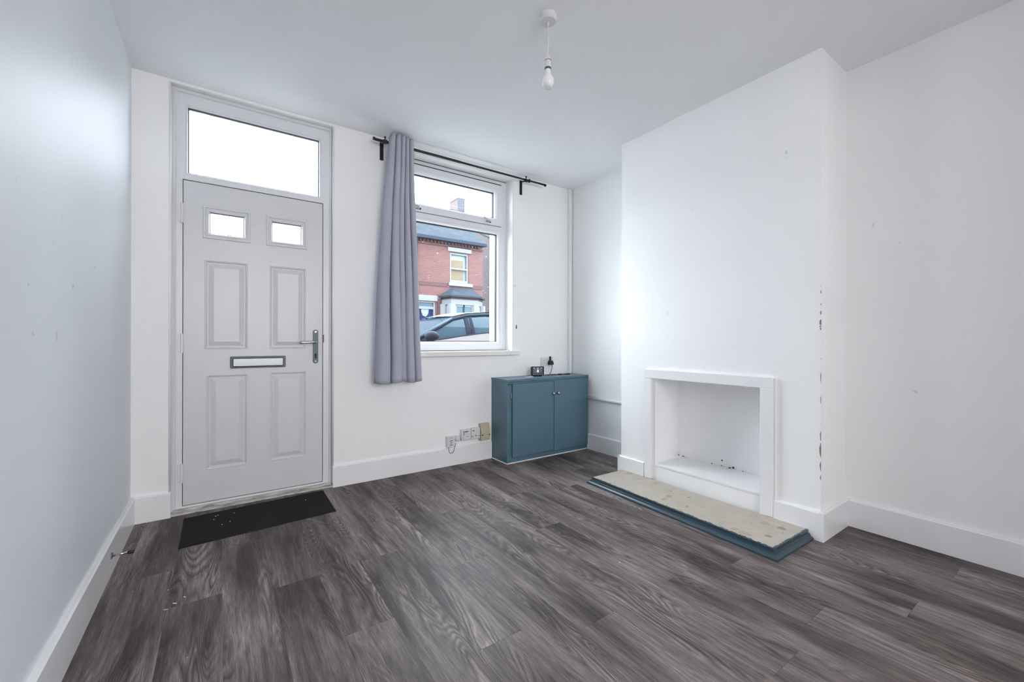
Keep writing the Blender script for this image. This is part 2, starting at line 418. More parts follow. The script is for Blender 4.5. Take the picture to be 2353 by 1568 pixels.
struct('wall_front', wall_xz(-0.2, W + 0.2, 0, H + 0.1, [(DX0, DX1, -1, DTOP), (WX0, WX1, WZ0, WZ1)], 0.0, 0.17), M_wall,
       'white painted front wall pierced by the door and the window', 'wall')
struct('wall_left', bx(-0.2, 0.0, YB - 0.2, 0.0, 0, H + 0.1), M_wall_l, 'white left wall tinted with bluish light, running towards the front door', 'wall')
struct('wall_right', bx(W, W + 0.2, YB - 0.2, 0.0, 0, H + 0.1), M_wall, 'white wall behind the chimney breast and alcove', 'wall')
struct('wall_back_baffle', wall_xz(0.0, W, 0, H, [(0.06, 2.40, -1, 2.35)], -4.17, -4.05), M_wall, 'unseen white partition added to screen the rear fill, with a wide opening', 'wall')  # unseen partition added to keep the rear fill off the chimney side
struct('wall_rear', bx(0.0, W, YB - 0.2, YB, 0, H + 0.1), M_wall, 'far white wall of the unseen room added behind the opening', 'wall')  # closes the added rear room that sets the fill lamp further back
struct('ceiling', bx(0.0, W, YB, 0.0, H, H + 0.1), M_ceil, 'pale grey white textured ceiling above the whole room', 'ceiling')

# chimney breast with fire recess
RY0, RY1, RZ0, RZ1 = -2.045, -1.287, 0.155, 0.790
bm = B()
ys = [CY0, RY0, RY1, CY1]; zs = [0, RZ0, RZ1, H]
grid = {(i, j): bm.verts.new((WC, ys[i], zs[j])) for i in range(4) for j in range(4)}
for i in range(3):
    for j in range(3):
        if (i, j) == (1, 1): continue
        bm.faces.new((grid[i, j], grid[i + 1, j], grid[i + 1, j + 1], grid[i, j + 1]))
bk = {(0, z): [bm.verts.new((W, CY0, zz)) for zz in zs] for z in (0,)}[0, 0]
fk = [bm.verts.new((W, CY1, zz)) for zz in zs]
for j in range(3):
    bm.faces.new((grid[0, j], grid[0, j + 1], bk[j + 1], bk[j])); bm.faces.new((grid[3, j], grid[3, j + 1], fk[j + 1], fk[j]))
RXB = 3.358
b4 = [bm.verts.new((RXB, -2.05, RZ0)), bm.verts.new((RXB, -1.252, RZ0)), bm.verts.new((RXB, -1.252, RZ1)), bm.verts.new((RXB, -2.05, RZ1))]
f4 = [grid[1, 1], grid[2, 1], grid[2, 2], grid[1, 2]]
for k in range(4): bm.faces.new((f4[k], f4[(k + 1) % 4], b4[(k + 1) % 4], b4[k]))
bm.faces.new(b4)
ch = struct('wall_chimney', bm, M_chim, 'white chimney breast with a square fire recess and chipped corner', 'chimney breast')
obj('recess_shelf', bx(WC - 0.004, RXB, RY0 + 0.004, RY1 - 0.004, RZ0 - 0.012, RZ0 + 0.004, bev=0.002), M_trim, ch)
bm = B()
for (y, z, r) in ((-1.262, .163, .006), (-1.30, .162, .009), (-1.60, .20, .006), (-1.60, .163, .005), (-1.66, .162, .010), (-1.68, .168, .008), (-1.53, .161, .005), (-1.75, .161, .004)):
    lathe(bm, [(r, 0), (r * .5, .004)], (RXB - .004 if z > .165 else RXB - .012, y, z), 'x' if z > .165 else 'z', 6)
obj('soot_crumb', bm, M_dark, ch)['kind'] = 'stuff'
M_plaster = simple('bare_brown_plaster', (0.26, 0.20, 0.15), 0.9, var=0.3, scale=200)
for z, h, w in ((1.31, .020, .003), (1.245, .012, .003), (1.20, .022, .004), (1.150, .030, .010), (1.115, .012, .005), (.86, .05, .0025), (.74, .04, .002), (.55, .05, .004), (.475, .075, .006), (.39, .05, .004), (.33, .025, .003)):
    bm = B(); n_ = 7; A = []; C = []
    for i in range(n_):                                          # ragged flake wrapped round the arris
        zz = z + h * (i / (n_ - 1) - .5); k = w * math.sin(math.pi * (i + .35) / n_) * random.uniform(.55, 1.25)
        A.append(bm.verts.new((WC - .0008, CY0 + k, zz))); C.append((bm.verts.new((WC - .0008, CY0 - .0008, zz)), bm.verts.new((WC + k * .6, CY0 - .0008, zz))))
    for i in range(n_ - 1):
        bm.faces.new((A[i], A[i + 1], C[i + 1][0], C[i][0])); bm.faces.new((C[i][0], C[i + 1][0], C[i + 1][1], C[i][1]))
    obj('plaster_chip', bm, M_plaster, ch)

# floor: sub-base plus individual planks
fl = struct('floor', bx(-0.1, W + 0.1, YB - 0.1, 0.17, -0.08, -0.006), M_sub, 'dark grey brown wood effect plank floor', 'floor')
PW, PL = 0.178, 1.22
jo = {1: -1.086, 3: -1.17, 4: -0.42, 5: -1.155, 8: -0.87, 10: -1.368, 12: -1.325, 14: -1.526, 2: -0.62, 6: -0.75, 7: -1.45, 9: -0.55, 11: -0.86, 13: -0.95, 0: -0.75, -1: -0.3, 15: -0.7, 16: -1.2, 17: -0.35, 18: -0.95}
mesh_cache = {}
def plank_mesh(w, l):
    key = (round(w, 3), round(l, 3))
    if key not in mesh_cache:
        bm = bx(-w / 2, w / 2, -l / 2, l / 2, -0.006, 0.0, bev=0.0003)
        me = bpy.data.meshes.new('plank'); bmesh.ops.recalc_face_normals(bm, faces=bm.faces[:]); bm.to_mesh(me); bm.free(); me.materials.append(M_plank); mesh_cache[key] = me
    return mesh_cache[key]
for k in range(-1, 19):
    x0, x1 = max(0.0, 0.07 + PW * k), min(W, 0.07 + PW * (k + 1))
    if x1 - x0 < 0.005: continue
    y = jo[k]
    while y < 0.05: y += PL
    while y > YB:
        y1, y0 = min(y, 0.0), max(y - PL, YB)
        if y1 - y0 > 0.01:
            o = bpy.data.objects.new('plank', plank_mesh(x1 - x0 - 0.0003, y1 - y0 - 0.0005)); COL.objects.link(o)
            o.location = ((x0 + x1) / 2, (y0 + y1) / 2, 0); o.parent = fl
        y -= PL
# paint flecks and crumbs on the floor
bm = B()
for (x, y, w, l, a) in ((0.27, -1.06, .012, .03, .9), (0.30, -1.03, .008, .022, .6), (0.245, -1.09, .006, .03, 1.2), (0.24, -0.93, .008, .012, 0), (0.12, -0.86, .005, .007, 0), (0.33, -1.45, .005, .006, 0), (1.97, -1.86, .008, .012, .4), (2.6, -1.22, .006, .012, .3)):
    r = bmesh.ops.create_cube(bm, size=1); bmesh.ops.scale(bm, vec=(w * .32, l * .5, 0.0012), verts=r['verts']); bmesh.ops.rotate(bm, cent=(0, 0, 0), matrix=Matrix.Rotation(a, 3, 'Z'), verts=r['verts']); bmesh.ops.translate(bm, vec=(x, y, 0.0006), verts=r['verts'])
tag(obj('paint_flecks', bm, M_caulk), 'small white paint flecks dropped on the dark floor', 'flecks', None, 'stuff')

# skirting boards
SK, ST = 0.150, 0.020
def skirt_poly():   # (depth, z) profile
    return [(0, 0), (ST, 0), (ST, SK - 0.006), (ST - 0.006, SK), (0, SK)]
def skirt_x(xa, xb, y): return prism(B(), [(y - d, z) for d, z in skirt_poly()], 'x', xa, xb)      # against a wall facing -y
def skirt_y(ya, yb, x, s): return prism(B(), [(x + s * d, z) for d, z in skirt_poly()], 'y', ya, yb)
struct('baseboard_left', skirt_y(YB, 0.0, 0.0, 1), M_trim, 'glossy white skirting board along the left wall', 'skirting board')
struct('baseboard_front_left', skirt_x(ST, DX0 + 0.006, 0.0), M_trim, 'short white skirting block left of the front door', 'skirting board')
struct('baseboard_front', skirt_x(DX1 - 0.004, 2.412, 0.0), M_trim, 'white skirting board below the window', 'skirting board')
struct('baseboard_alcove', skirt_y(CY1, -0.26, W, -1), M_trim, 'short white skirting board in the alcove beside the cabinet', 'skirting board')
struct('baseboard_right', skirt_y(YB, CY0 - ST, W, -1), M_trim, 'white skirting board along the right wall past the chimney breast', 'skirting board')
struct('baseboard_chimney_return', skirt_x(WC - ST, W, CY0), M_trim, 'white skirting round the near side of the chimney breast', 'skirting board')
struct('baseboard_chimney_near', skirt_y(CY0, -2.092, WC, -1), M_trim, 'white skirting on the chimney face right of the fireplace', 'skirting board')
struct('baseboard_chimney_far', skirt_y(-1.200, CY1, WC, -1), M_trim, 'white skirting on the chimney face left of the fireplace', 'skirting board')
struct('baseboard_chimney_end', prism(B(), [(CY1 + d, z) for d, z in skirt_poly()], 'x', WC - ST, W), M_trim, 'white skirting round the alcove side of the chimney breast', 'skirting board')

# ------------------------------------------------------------------ front door
YF = 0.050
door = empty('door_1', (0.63, YF, 0.0), 'white panelled front door with two small panes, letterbox and lever handle', 'door', None, 'structure')
# frame: jambs, head, transom rail
bm = wall_xz(DX0, DX1, 0.012, DTOP, [(0.2275, 1.0235, 0.034, 2.0345), (0.243, 1.006, 2.068, 2.492)], YF, 0.13)
obj('door_frame', bm, M_frame, door)
bm = ring_xz(B(), DX0 + 0.012, DX1 - 0.006, 0.012, DTOP - 0.012, [(0, YF + .002), (0, YF - 0.010), (0.010, YF - 0.012), (0.014, YF + .002)])
obj('frame_bead', bm, M_frame, door)
obj('frame_seal', ring_xz(B(), 0.2275, 1.0235, 0.034, 2.0345, [(0, .100), (.03, .100), (.03, .125), (0, .125)], close=True), M_gap, door)
LX0, LX1, LZ0, LZ1, LY = 0.2312, 1.0195, 0.0385, 2.0300, 0.0545
panels = [(0.336, 0.566, 0.992, 1.555), (0.690, 0.912, 0.992, 1.555), (0.345, 0.567, 0.234, 0.831), (0.694, 0.917, 0.234, 0.834)]
wins = [(0.327, 0.580, 1.688, 1.893), (0.670, 0.919, 1.688, 1.890)]
leaf = obj('door_leaf', wall_xz(LX0, LX1, LZ0, LZ1, panels + wins, LY, 0.098), M_door, door)
for (a, b, c, d) in panels:
    obj('door_panel', ring_xz(B(), a, b, c, d, [(0, LY + .02), (0, LY), (0.004, LY - .002), (0.010, LY + .0005), (0.014, LY + .009), (0.020, LY + .009), (0.047, LY - .001), (0.049, LY - .0015)], fill=True), M_door, leaf)
for (a, b, c, d) in wins:
    fr = obj('glazing_frame', ring_xz(B(), a, b, c, d, [(0, 0.09), (0, LY - .004), (0.004, LY - .008), (0.012, LY - .008), (0.015, LY - .003), (0.022, LY - .006), (0.030, LY - .004), (0.036, LY + .012), (0.036, 0.09)]), M_door, leaf)
    obj('gasket', ring_xz(B(), a + .0355, b - .0355, c + .0355, d - .0355, [(0, 0.066), (0.0025, 0.066), (0.0025, 0.09), (0, .09)], close=True), M_gasket, fr)
    obj('pane', bx(a + .030, b - .030, 0.078, 0.084, c + .030, d - .030), M_obs, fr)
for z0, z1 in ((1.765, 1.884), (0.973, 1.089), (0.180, 0.294)):
    bm = B(); lathe(bm, [(0.0085, z0), (0.0085, z1)], (0.2255, YF - .006, 0), 'z', 14); lathe(bm, [(0.0090, z0 + .03), (0.0090, z0 + .032)], (0.2255, YF - .006, 0), 'z', 14)
    box(bm, 0.205, 0.2255, YF - .005, YF + .002, z0 + .004, z1 - .004, bev=.002)
    obj('hinge', bm, M_frame, door)
# letterbox
lb = obj('letterbox', bx(0.470, 0.785, LY - .012, LY + .002, 0.868, 0.944, bev=.004, seg=2), M_steel, leaf)
obj('letterbox_flap', bx(0.484, 0.770, LY - .018, LY - .008, 0.878, 0.932, bev=.004, seg=2), M_chrome, leaf)
obj('letterbox_shadow_line', ring_xz(B(), 0.4815, 0.7725, 0.8755, 0.9345, [(0, LY - .0124), (.002, LY - .0124), (.002, LY - .010), (0, LY - .010)], close=True), M_gap, leaf)
# handle
hx0, hx1, hz0, hz1 = 0.957, 0.991, 0.886, 1.126; r = (hx1 - hx0) / 2; cx = (hx0 + hx1) / 2
poly = [(cx + r * math.cos(a), hz1 - r + r * math.sin(a)) for a in [math.pi * i / 10 for i in range(11)]] + [(cx + r * math.cos(a), hz0 + r + r * math.sin(a)) for a in [math.pi + math.pi * i / 10 for i in range(11)]]
bm = prism(B(), poly, 'y', LY - .009, LY + .001); bmesh.ops.bevel(bm, geom=[e for e in bm.edges if all(v.co.y < LY - .005 for v in e.verts)], offset=.0025, segments=2, affect='EDGES')
hp = obj('handle_plate', bm, M_steel, leaf)
obj('lever', tube(B(), smooth_path([(cx, LY - .005, 1.038), (cx, LY - .034, 1.038), (cx - .006, LY - .044, 1.038), (cx - .02, LY - .047, 1.038), (0.868, LY - .047, 1.035)], 5), 0.0085, 12), M_chrome, leaf, True)
for z in (1.111, 0.902): obj('screw', lathe(B(), [(.0055, LY - .0105), (.0045, LY - .008)], (cx, 0, z), 'y', 12), M_chrome, hp)
bm = B(); lathe(bm, [(.0085, LY - .0115), (.0085, LY - .008)], (cx, 0, 0.947), 'y', 14); box(bm, cx - .005, cx + .005, LY - .0112, LY - .008, 0.922, 0.944)
obj('keyhole', bm, M_dark, hp)
obj('strike_plate', bx(1.0235, 1.030, YF - .001, YF + .004, 1.035, 1.09), M_steel, door)
th = obj('threshold', bx(DX0 - .002, DX1 + .002, -0.012, YF + .06, 0.0, 0.012, bev=.003), M_thresh, door)
obj('threshold_strip', bx(DX0 + .012, DX1 - .006, 0.020, YF + .02, 0.010, 0.024, bev=.004), M_thresh, door)
# light above the door
tl = empty('window_2', (0.625, YF, 2.07), 'clear fanlight over the front door in a white frame', 'window', None, 'structure')
obj('glazing_bead', ring_xz(B(), 0.243, 1.006, 2.068, 2.492, [(0, YF + .002), (.003, YF - .001), (.008, YF + .004), (.011, YF + .02), (.011, YF + .06), (0, YF + .06)], close=True), M_frame, tl)
obj('gasket', ring_xz(B(), 0.2535, 0.9955, 2.0785, 2.4815, [(0, .066), (.004, .066), (.004, .082), (0, .082)], close=True), M_gasket, tl)
obj('pane', bx(0.250, 0.999, .076, .082, 2.075, 2.485), M_obs, tl)
# rounded plaster beads at the door reveal
struct('trim_1', tube(B(), [(DX0 - .001, 0.006, SK), (DX0 - .001, 0.006, H - .02)], 0.008, 10), M_trim, 'white rounded plaster bead left of the door frame', 'trim', True)
struct('trim_2', tube(B(), [(DX1 + .001, 0.006, SK), (DX1 + .001, 0.006, H - .02)], 0.008, 10), M_trim, 'white rounded plaster bead right of the door frame', 'trim', True)

# ------------------------------------------------------------------ window
win = empty('window_1', (2.08, 0.11, 0.96), 'white plastic window with a top hung light over one fixed pane', 'window', None, 'structure')
FY = 0.110
bm = wall_xz(WX0, WX1, 0.965, WZ1, [(1.582, 2.578, 1.010, 2.060 + .018), (1.582, 2.578, 2.130, 2.500)], FY, 0.17)
obj('window_frame', bm, M_frame, win)
fx = obj('fixed_bead', ring_xz(B(), 1.582, 2.578, 1.010, 2.078, [(0, FY + .001), (.003, FY - .004), (.020, FY - .004), (.031, FY + .012), (.031, FY + .04), (0, FY + .04)], close=True), M_frame, win)
obj('gasket', ring_xz(B(), 1.611, 2.549, 1.039, 2.049, [(0, .122), (.008, .126), (.008, .15), (0, .15)], close=True), M_gasket, fx)
obj('pane', bx(1.608, 2.552, .134, .140, 1.036, 2.052), M_glass, fx)
sa = obj('sash', ring_xz(B(), 1.574, 2.586, 2.122, 2.508, [(0, .14), (0, FY - .010), (.004, FY - .016), (.052, FY - .016), (.066, FY - .004), (.074, FY + .012), (.074, .14)], close=True), M_frame, win)
obj('gasket', ring_xz(B(), 1.646, 2.514, 2.194, 2.436, [(0, .121), (.007, .125), (.007, .15), (0, .15)], close=True), M_gasket, sa)
obj('pane', bx(1.644, 2.516, .134, .140, 2.192, 2.438), M_glass, sa)
obj('sash_shadow_gap', ring_xz(B(), 1.571, 2.589, 2.119, 2.511, [(0, FY - .0012), (.003, FY - .0012), (.003, FY + .003), (0, FY + .003)], close=True), M_gap, win)
obj('sash_shadow_gap', bx(1.574, 2.590, FY - .002, FY + .002, 2.508, 2.519), M_gap, win)
obj('head_crack', bx(WX0, WX1, FY - .0015, FY + .001, WZ1 - .004, WZ1), M_dark, win)
for x in (1.760, 2.440):
    z = 2.145
    bm = bx(x - .030, x + .022, FY - .026, FY - .016, z - .010, z + .010, bev=.003, seg=2); h = obj('sash_handle', bm, M_chrome, win)
    bm = tube(B(), smooth_path([(x + .004, FY - .024, z), (x + .004, FY - .042, z + .002), (x - .012, FY - .048, z + .006), (x - .068, FY - .046, z + .024)], 4), [.006] * 5 + [.0055] * 8, 8)
    obj('handle_lever', bm, M_chrome, h, True)
    bm = B(); lathe(bm, [(.005, FY - .034), (.007, FY - .030), (.007, FY - .024)], (x + .014, 0, z - .004), 'y', 10); obj('handle_catch', bm, M_dark, h)
obj('window_sill', bx(WX0 - .056, 2.708, -0.042, FY + .01, WZ0 - .006, 0.960, bev=.005, seg=2), M_sill, win)
bm = B()
for (x, y, z) in ((2.630, .03, .962), (2.640, .045, .961), (2.622, .02, .961)): lathe(bm, [(.007, 0), (.005, .004)], (x, y, z - .002), 'z', 7)
obj('old_filler', bm, M_dark, win)
obj('reveal_lining', bx(WX1 - .004, WX1 + .001, 0.0, FY, 0.960, WZ1), M_trim, win)
bm = B()
box(bm, 2.688, 2.694, -.004, .001, 1.16, 1.20); box(bm, 2.684, 2.697, -.006, .001, 1.175, 1.181)
tag(obj('wall_hook', bm, M_dark), 'tiny dark hook on the wall just right of the window', 'hook')

# ------------------------------------------------------------------ curtain rail and curtain
RYc, RZc = -0.085, 2.538
cr = empty('curtain_rail', (2.1, RYc, RZc), 'thin black metal curtain rail across the top of the window', 'curtain rail')
obj('rod', tube(B(), [(1.350, RYc, RZc - .004), (2.06, RYc, RZc - .001)], 0.0105, 12), M_blackmet, cr, True)
obj('rod', tube(B(), [(2.02, RYc, RZc - .001), (2.958, RYc, RZc + .003)], 0.0085, 12), M_blackmet, cr, True)
for x, s in ((1.350, -1), (2.958, 1)): obj('end_cap', lathe(B(), [(.0118, 0), (.0118, .014 * s)], (x, RYc, RZc), 'x', 12), M_blackmet, cr)
for x in (1.425, 2.738):
    bm = bx(x - .014, x + .014, -0.007, 0.0, 2.425, 2.560, bev=.002); br = obj('bracket', bm, M_blackmet, cr)
    obj('bracket_arm', tube(B(), [(x, -0.003, 2.548), (x, RYc - .004, 2.530)], .007, 8), M_blackmet, br)
    obj('bracket_cup', lathe(B(), [(.016, x - .012), (.016, x + .012)], (0, RYc, RZc - .003), 'x', 14), M_blackmet, br)
    bm = tube(B(), [(x, RYc, RZc + .01), (x, RYc, RZc + .03)], .004, 8); lathe(bm, [(.008, .0), (.008, .006)], (x, RYc, RZc + .028), 'z', 10)
    obj('bracket_screw', bm, M_blackmet, br)
obj('stop_ring', lathe(B(), [(.014, 2.765), (.017, 2.770), (.017, 2.778), (.014, 2.783)], (0, RYc, RZc + .001), 'x', 14), M_blackmet, cr)

NU, NV = 260, 46
bm = B(); vs = []
zt, zb = 2.574, 0.738
def curtain_pt(u, v):
    # v 0 at the top, 1 at the hem
    xl = 1.452 - 0.030 * min(1, v * 4) - 0.084 * v; xr = 1.630 + 0.004 * min(1, v * 3) + 0.066 * v ** 1.25
    xl += 0.006 * math.sin(v * 7)
    bt, bb = (0, .20, .42, .60, .78, 1.0), (0, .31, .55, .645, .85, 1.0)     # fold edges at the heading and at the hem
    e = [p + (q - p) * min(1, v * 1.15) for p, q in zip(bt, bb)]
    k = max(i for i in range(5) if u >= e[i] - 1e-9); f = (u - e[k]) / (e[k + 1] - e[k])
    lobe = max(0.0, math.sin(math.pi * min(1, max(0, (f - .07) / .86)))) ** 0.46
    A = (0.062, 0.070, 0.066, 0.062, 0.052)[k] * (1 + (.35, .2, -.35, .15, .1)[k] * v)
    skew = 0.012 * math.sin(2 * math.pi * f) * (1 if k < 3 else .6)
    y = RYc - 0.0165 - A * lobe + 0.004 * math.sin(u * 40 + v * 6) * v * (1 - lobe)
    x = xl + (xr - xl) * u - skew * (.5 + .5 * v) + .004 * math.sin(v * 8 + k)  * math.sin(math.pi * v)
    z = zt + (zb - zt) * v + 0.006 * lobe * (1 - v) ** 10 - 0.008 * v * math.sin(k * 2.1 + f * 2)
    return (x, min(y, -0.012), z)
for j in range(NV + 1):
    vs.append([bm.verts.new(curtain_pt(i / NU, j / NV)) for i in range(NU + 1)])
for j in range(NV):
    for i in range(NU): bm.faces.new((vs[j][i], vs[j][i + 1], vs[j + 1][i + 1], vs[j + 1][i]))
cu = empty('curtain', (1.53, RYc, zb), 'single grey lilac eyelet curtain gathered at the left of the window', 'curtain')
cl = obj('curtain_cloth', bm, M_fabric, cu, True)
sd = cl.modifiers.new('thickness', 'SOLIDIFY'); sd.thickness = 0.003; sd.offset = 0
# stitched hem
bm = B(); hv = []
for v in (0.955, 0.957):
    hv.append([bm.verts.new(Vector(curtain_pt(i / NU, v)) + Vector((0, -0.0022, 0))) for i in range(NU + 1)])
for i in range(NU): bm.faces.new((hv[0][i], hv[0][i + 1], hv[1][i + 1], hv[1][i]))
obj('hem_stitch', bm, M_fabric, cu, True)

# ------------------------------------------------------------------ pendant lamp
PX, PY = 1.697, -1.653
pl = empty('pendant_lamp', (PX, PY, H), 'bare white bulb hanging from a white ceiling rose', 'lamp')
obj('ceiling_rose', lathe(B(), [(.040, 0), (.041, -.004), (.040, -.026), (.036, -.031), (.006, -.032)], (PX, PY, H), 'z', 40), M_plas, pl)
obj('cord_grip', lathe(B(), [(.007, H - .030), (.006, H - .042), (.004, H - .044)], (PX, PY, 0), 'z', 14), M_plas, pl, True)
obj('flex', tube(B(), smooth_path([(PX, PY, H - .03), (PX + .0010, PY, 2.50), (PX + .0005, PY, 2.44), (PX - .0012, PY, 2.42), (PX, PY, 2.405)], 6), .0033, 10), M_plas, pl, True)
obj('lamp_holder', lathe(B(), [(.004, 2.414), (.008, 2.410), (.0125, 2.400), (.0145, 2.388), (.0145, 2.385), (.0135, 2.3845), (.0145, 2.383), (.0150, 2.368), (.0160, 2.358), (.0160, 2.350), (.012, 2.350)], (PX, PY, 0), 'z', 28), M_plas, pl, True)
obj('holder_ring', lathe(B(), [(.0148, 2.3862), (.0152, 2.3855), (.0148, 2.3846)], (PX, PY, 0), 'z', 28), M_dark, pl)
bm = lathe(B(), [(.0155, 2.352), (.0155, 2.343), (.012, 2.340)], (PX, PY, 0), 'z', 24); obj('bulb_cap', bm, M_steel, pl, True)
pr = [(.0135, 2.345), (.0138, 2.338), (.0142, 2.328), (.0160, 2.319), (.0205, 2.311), (.0258, 2.303), (.0292, 2.294), (.0305, 2.284), (.0297, 2.275), (.0268, 2.2665), (.0216, 2.259), (.0135, 2.2545), (.0015, 2.253)]
obj('bulb', lathe(B(), pr, (PX, PY, 0), 'z', 36), M_bulb, pl, True)

# ------------------------------------------------------------------ fireplace surround and hearth
SX = WC - 0.022; HZ = 0.045
fs = empty('fireplace_surround', (WC, -1.65, HZ), 'plain white timber surround framing the square fire recess', 'fireplace')
def ybox(ya, yb, za, zb, bev=.003): return bx(SX, WC - .0005, ya, yb, za, zb, bev=bev)
obj('side_post', ybox(-1.267, -1.208, HZ, 0.778), M_trim, fs)
obj('side_post', ybox(-2.088, -2.018, HZ, 0.778), M_trim, fs)
obj('top_rail', ybox(-2.088, -1.208, 0.778, 0.843), M_trim, fs)
obj('edge_strip', bx(SX + .006, WC - .0005, -2.100, -2.088, HZ, 0.838), M_trim, fs)
he = empty('hearth', (2.8, -1.63, 0), 'cream terrazzo hearth slab edged with a dark teal moulding', 'hearth')
# slab with a slightly ragged painted edge
P = [(WC - ST, -1.005), (2.668, -1.000), (2.616, -2.256), (WC - ST, -2.262)]
bm = prism(B(), P, 'z', 0.004, HZ); obj('slab', bm, M_hearth, he)
def ragged(p, q, n, amp, inset):
    """thin painted strip on the slab's top along p->q with a torn inner edge"""
    bm = B(); p, q = Vector((*p, 0)), Vector((*q, 0)); d = (q - p).normalized(); nn = Vector((-d.y, d.x, 0)) * (1 if inset > 0 else -1)
    A = []; C = []
    for i in range(n + 1):
        b = p.lerp(q, i / n); A.append(bm.verts.new(b + Vector((0, 0, HZ + .0008))))
        C.append(bm.verts.new(b + nn * (abs(inset) * (0.5 + amp * random.random())) + Vector((0, 0, HZ + .0008))))
    for i in range(n): bm.faces.new((A[i], A[i + 1], C[i + 1], C[i]))
    return bm
obj('painted_edge', ragged(P[1], P[2], 150, 1.0, 0.010), M_tealm, he)
obj('painted_edge', ragged(P[2], P[3], 50, 1.0, 0.008), M_tealm, he)
# moulding: profile (out, z)
prof = [(0.0, HZ + .0004), (0.002, HZ), (0.002, HZ - .016), (0.010, HZ - .018), (0.011, HZ - .023), (0.014, HZ - .028), (0.021, HZ - .033), (0.028, HZ - .036), (0.029, 0.0), (0.0, 0.0)]
def mould(path):
    bm = B(); loops = []
    pts = [Vector((*p, 0)) for p in path]
    for i, p in enumerate(pts):
        dirs = []
        if i > 0: dirs.append((pts[i] - pts[i - 1]).normalized())
        if i < len(pts) - 1: dirs.append((pts[i + 1] - pts[i]).normalized())
        ns = [Vector((d.y, -d.x, 0)) for d in dirs]
        n = sum(ns, Vector()); n = n / n.length
        k = 1 / max(0.3, n.dot(ns[0]))
        loops.append([bm.verts.new(p + n * (-o * k) + Vector((0, 0, z))) for o, z in prof])
    m = len(prof)
    for a, b in zip(loops, loops[1:]):
        for j in range(m): bm.faces.new((a[j], a[(j + 1) % m], b[(j + 1) % m], b[j]))
    bm.faces.new(loops[0]); bm.faces.new(loops[-1]); return bm
obj('hearth_moulding', mould([P[3], P[2], P[1], P[0]]), M_tealm, he)

# ------------------------------------------------------------------ alcove cabinet
KX0, KX1, KY, KZ = 2.416, W - .003, -0.250, 0.720
cb = empty('alcove_cabinet', (2.9, KY / 2, 0), 'low slate teal two door cupboard fitted in the alcove under the window', 'cabinet')
bm = B(); box(bm, KX0, KX0 + .018, KY + .012, -.002, 0, KZ - .022); box(bm, KX1 - .018, KX1, KY + .012, -.002, 0, KZ - .022); box(bm, KX0 + .018, KX1 - .018, -.014, -.002, 0, KZ - .022); box(bm, KX0 + .018, KX1 - .018, KY + .012, -.014, 0.03, 0.046)
obj('carcass', bm, M_teal, cb)
bm = wall_xz(KX0, KX1, 0.0, KZ - .022, [(2.478, 3.330, 0.068, 0.668)], KY - .004, KY + .012); obj('face_frame', bm, M_teal, cb)
bm = bx(KX0 - .004, KX1, KY - .012, -.001, KZ - .022, KZ, bev=.003, seg=2); obj('worktop', bm, M_teal, cb)
obj('top_moulding', prism(B(), [(KY - .004, KZ - .048), (KY - .012, KZ - .034), (KY - .012, KZ - .030), (KY - .004, KZ - .022)], 'x', KX0, KX1), M_teal, cb)
for (a, b, c, d, kx) in ((2.462, 2.921, 0.052, 0.680, 2.902), (2.9245, 3.352, 0.045, 0.686, 2.960)):
    dr = obj('cabinet_door', bx(a, b, KY - .024, KY - .005, c, d, bev=.003), M_teal, cb)
    bm = lathe(B(), [(.006, 0), (.006, -.010), (.012, -.014), (.0145, -.020), (.0135, -.026), (.009, -.030), (.002, -.031)], (kx, KY - .024, 0.572), 'y', 20)
    obj('knob', bm, M_chrome, dr, True, label='round chrome knob')
for z in (0.585, 0.150):
    bm = tube(B(), [(2.457, KY - .010, z - .022), (2.457, KY - .010, z + .022)], .005, 8); obj('cabinet_hinge', bm, M_chrome if z > .4 else M_teal, cb)
bm = B(); box(bm, KX0 - .008, KX1, KY - .012, KY - .003, 0, .008, bev=.002); box(bm, KX0 - .008, KX0 + .001, KY - .012, -.001, 0, .008, bev=.002)
obj('sealant_line', bm, M_caulk, cb)
bm = B(); box(bm, KX0 - .006, KX0 + .001, -.006, 0, SK, KZ, bev=.002); obj('sealant_side', bm, M_caulk, cb)

# things on the cabinet and on the wall above it
mt = empty('energy_display', (2.84, -.13, KZ), 'small black energy monitor with lit screen standing on the cabinet', 'monitor')
def tilt(bm, a, piv):
    bmesh.ops.rotate(bm, cent=piv, matrix=Matrix.Rotation(a, 3, 'Z'), verts=bm.verts[:]); return bm
TA = math.radians(18); PV = (2.84, -.13, KZ)
def scr(o): return tilt(o, -TA, PV)
obj('display_body', scr(bx(2.776, 2.904, -.142, -.118, KZ + .008, KZ + .092, bev=.008, seg=3)), M_black, mt)
obj('display_foot', scr(bx(2.80, 2.88, -.150, -.105, KZ, KZ + .010, bev=.003)), M_black, mt)
obj('display_screen', scr(bx(2.795, 2.885, -.1432, -.141, KZ + .032, KZ + .082)), M_scr, mt)
bm = B(); y0, y1 = -.1445, -.1425; ZS = KZ + .050
prism(bm, [(2.830, ZS - .008), (2.850, ZS - .008), (2.848, ZS - .003), (2.8465, ZS + .008), (2.843, ZS + .013), (2.837, ZS + .013), (2.8335, ZS + .008), (2.832, ZS - .003)], 'y', y0, y1)
prism(bm, [(2.838, ZS + .013), (2.842, ZS + .013), (2.842, ZS + .019), (2.838, ZS + .019)], 'y', y0, y1)
prism(bm, [(2.837, ZS - .013), (2.843, ZS - .013), (2.845, ZS - .009), (2.835, ZS - .009)], 'y', y0, y1)
for x in (2.799, 2.806, 2.836, 2.842, 2.872, 2.879): box(bm, x - .003, x + .003, y0, y1, KZ + .076, KZ + .080)
obj('screen_icon', scr(bm), M_icon, mt)
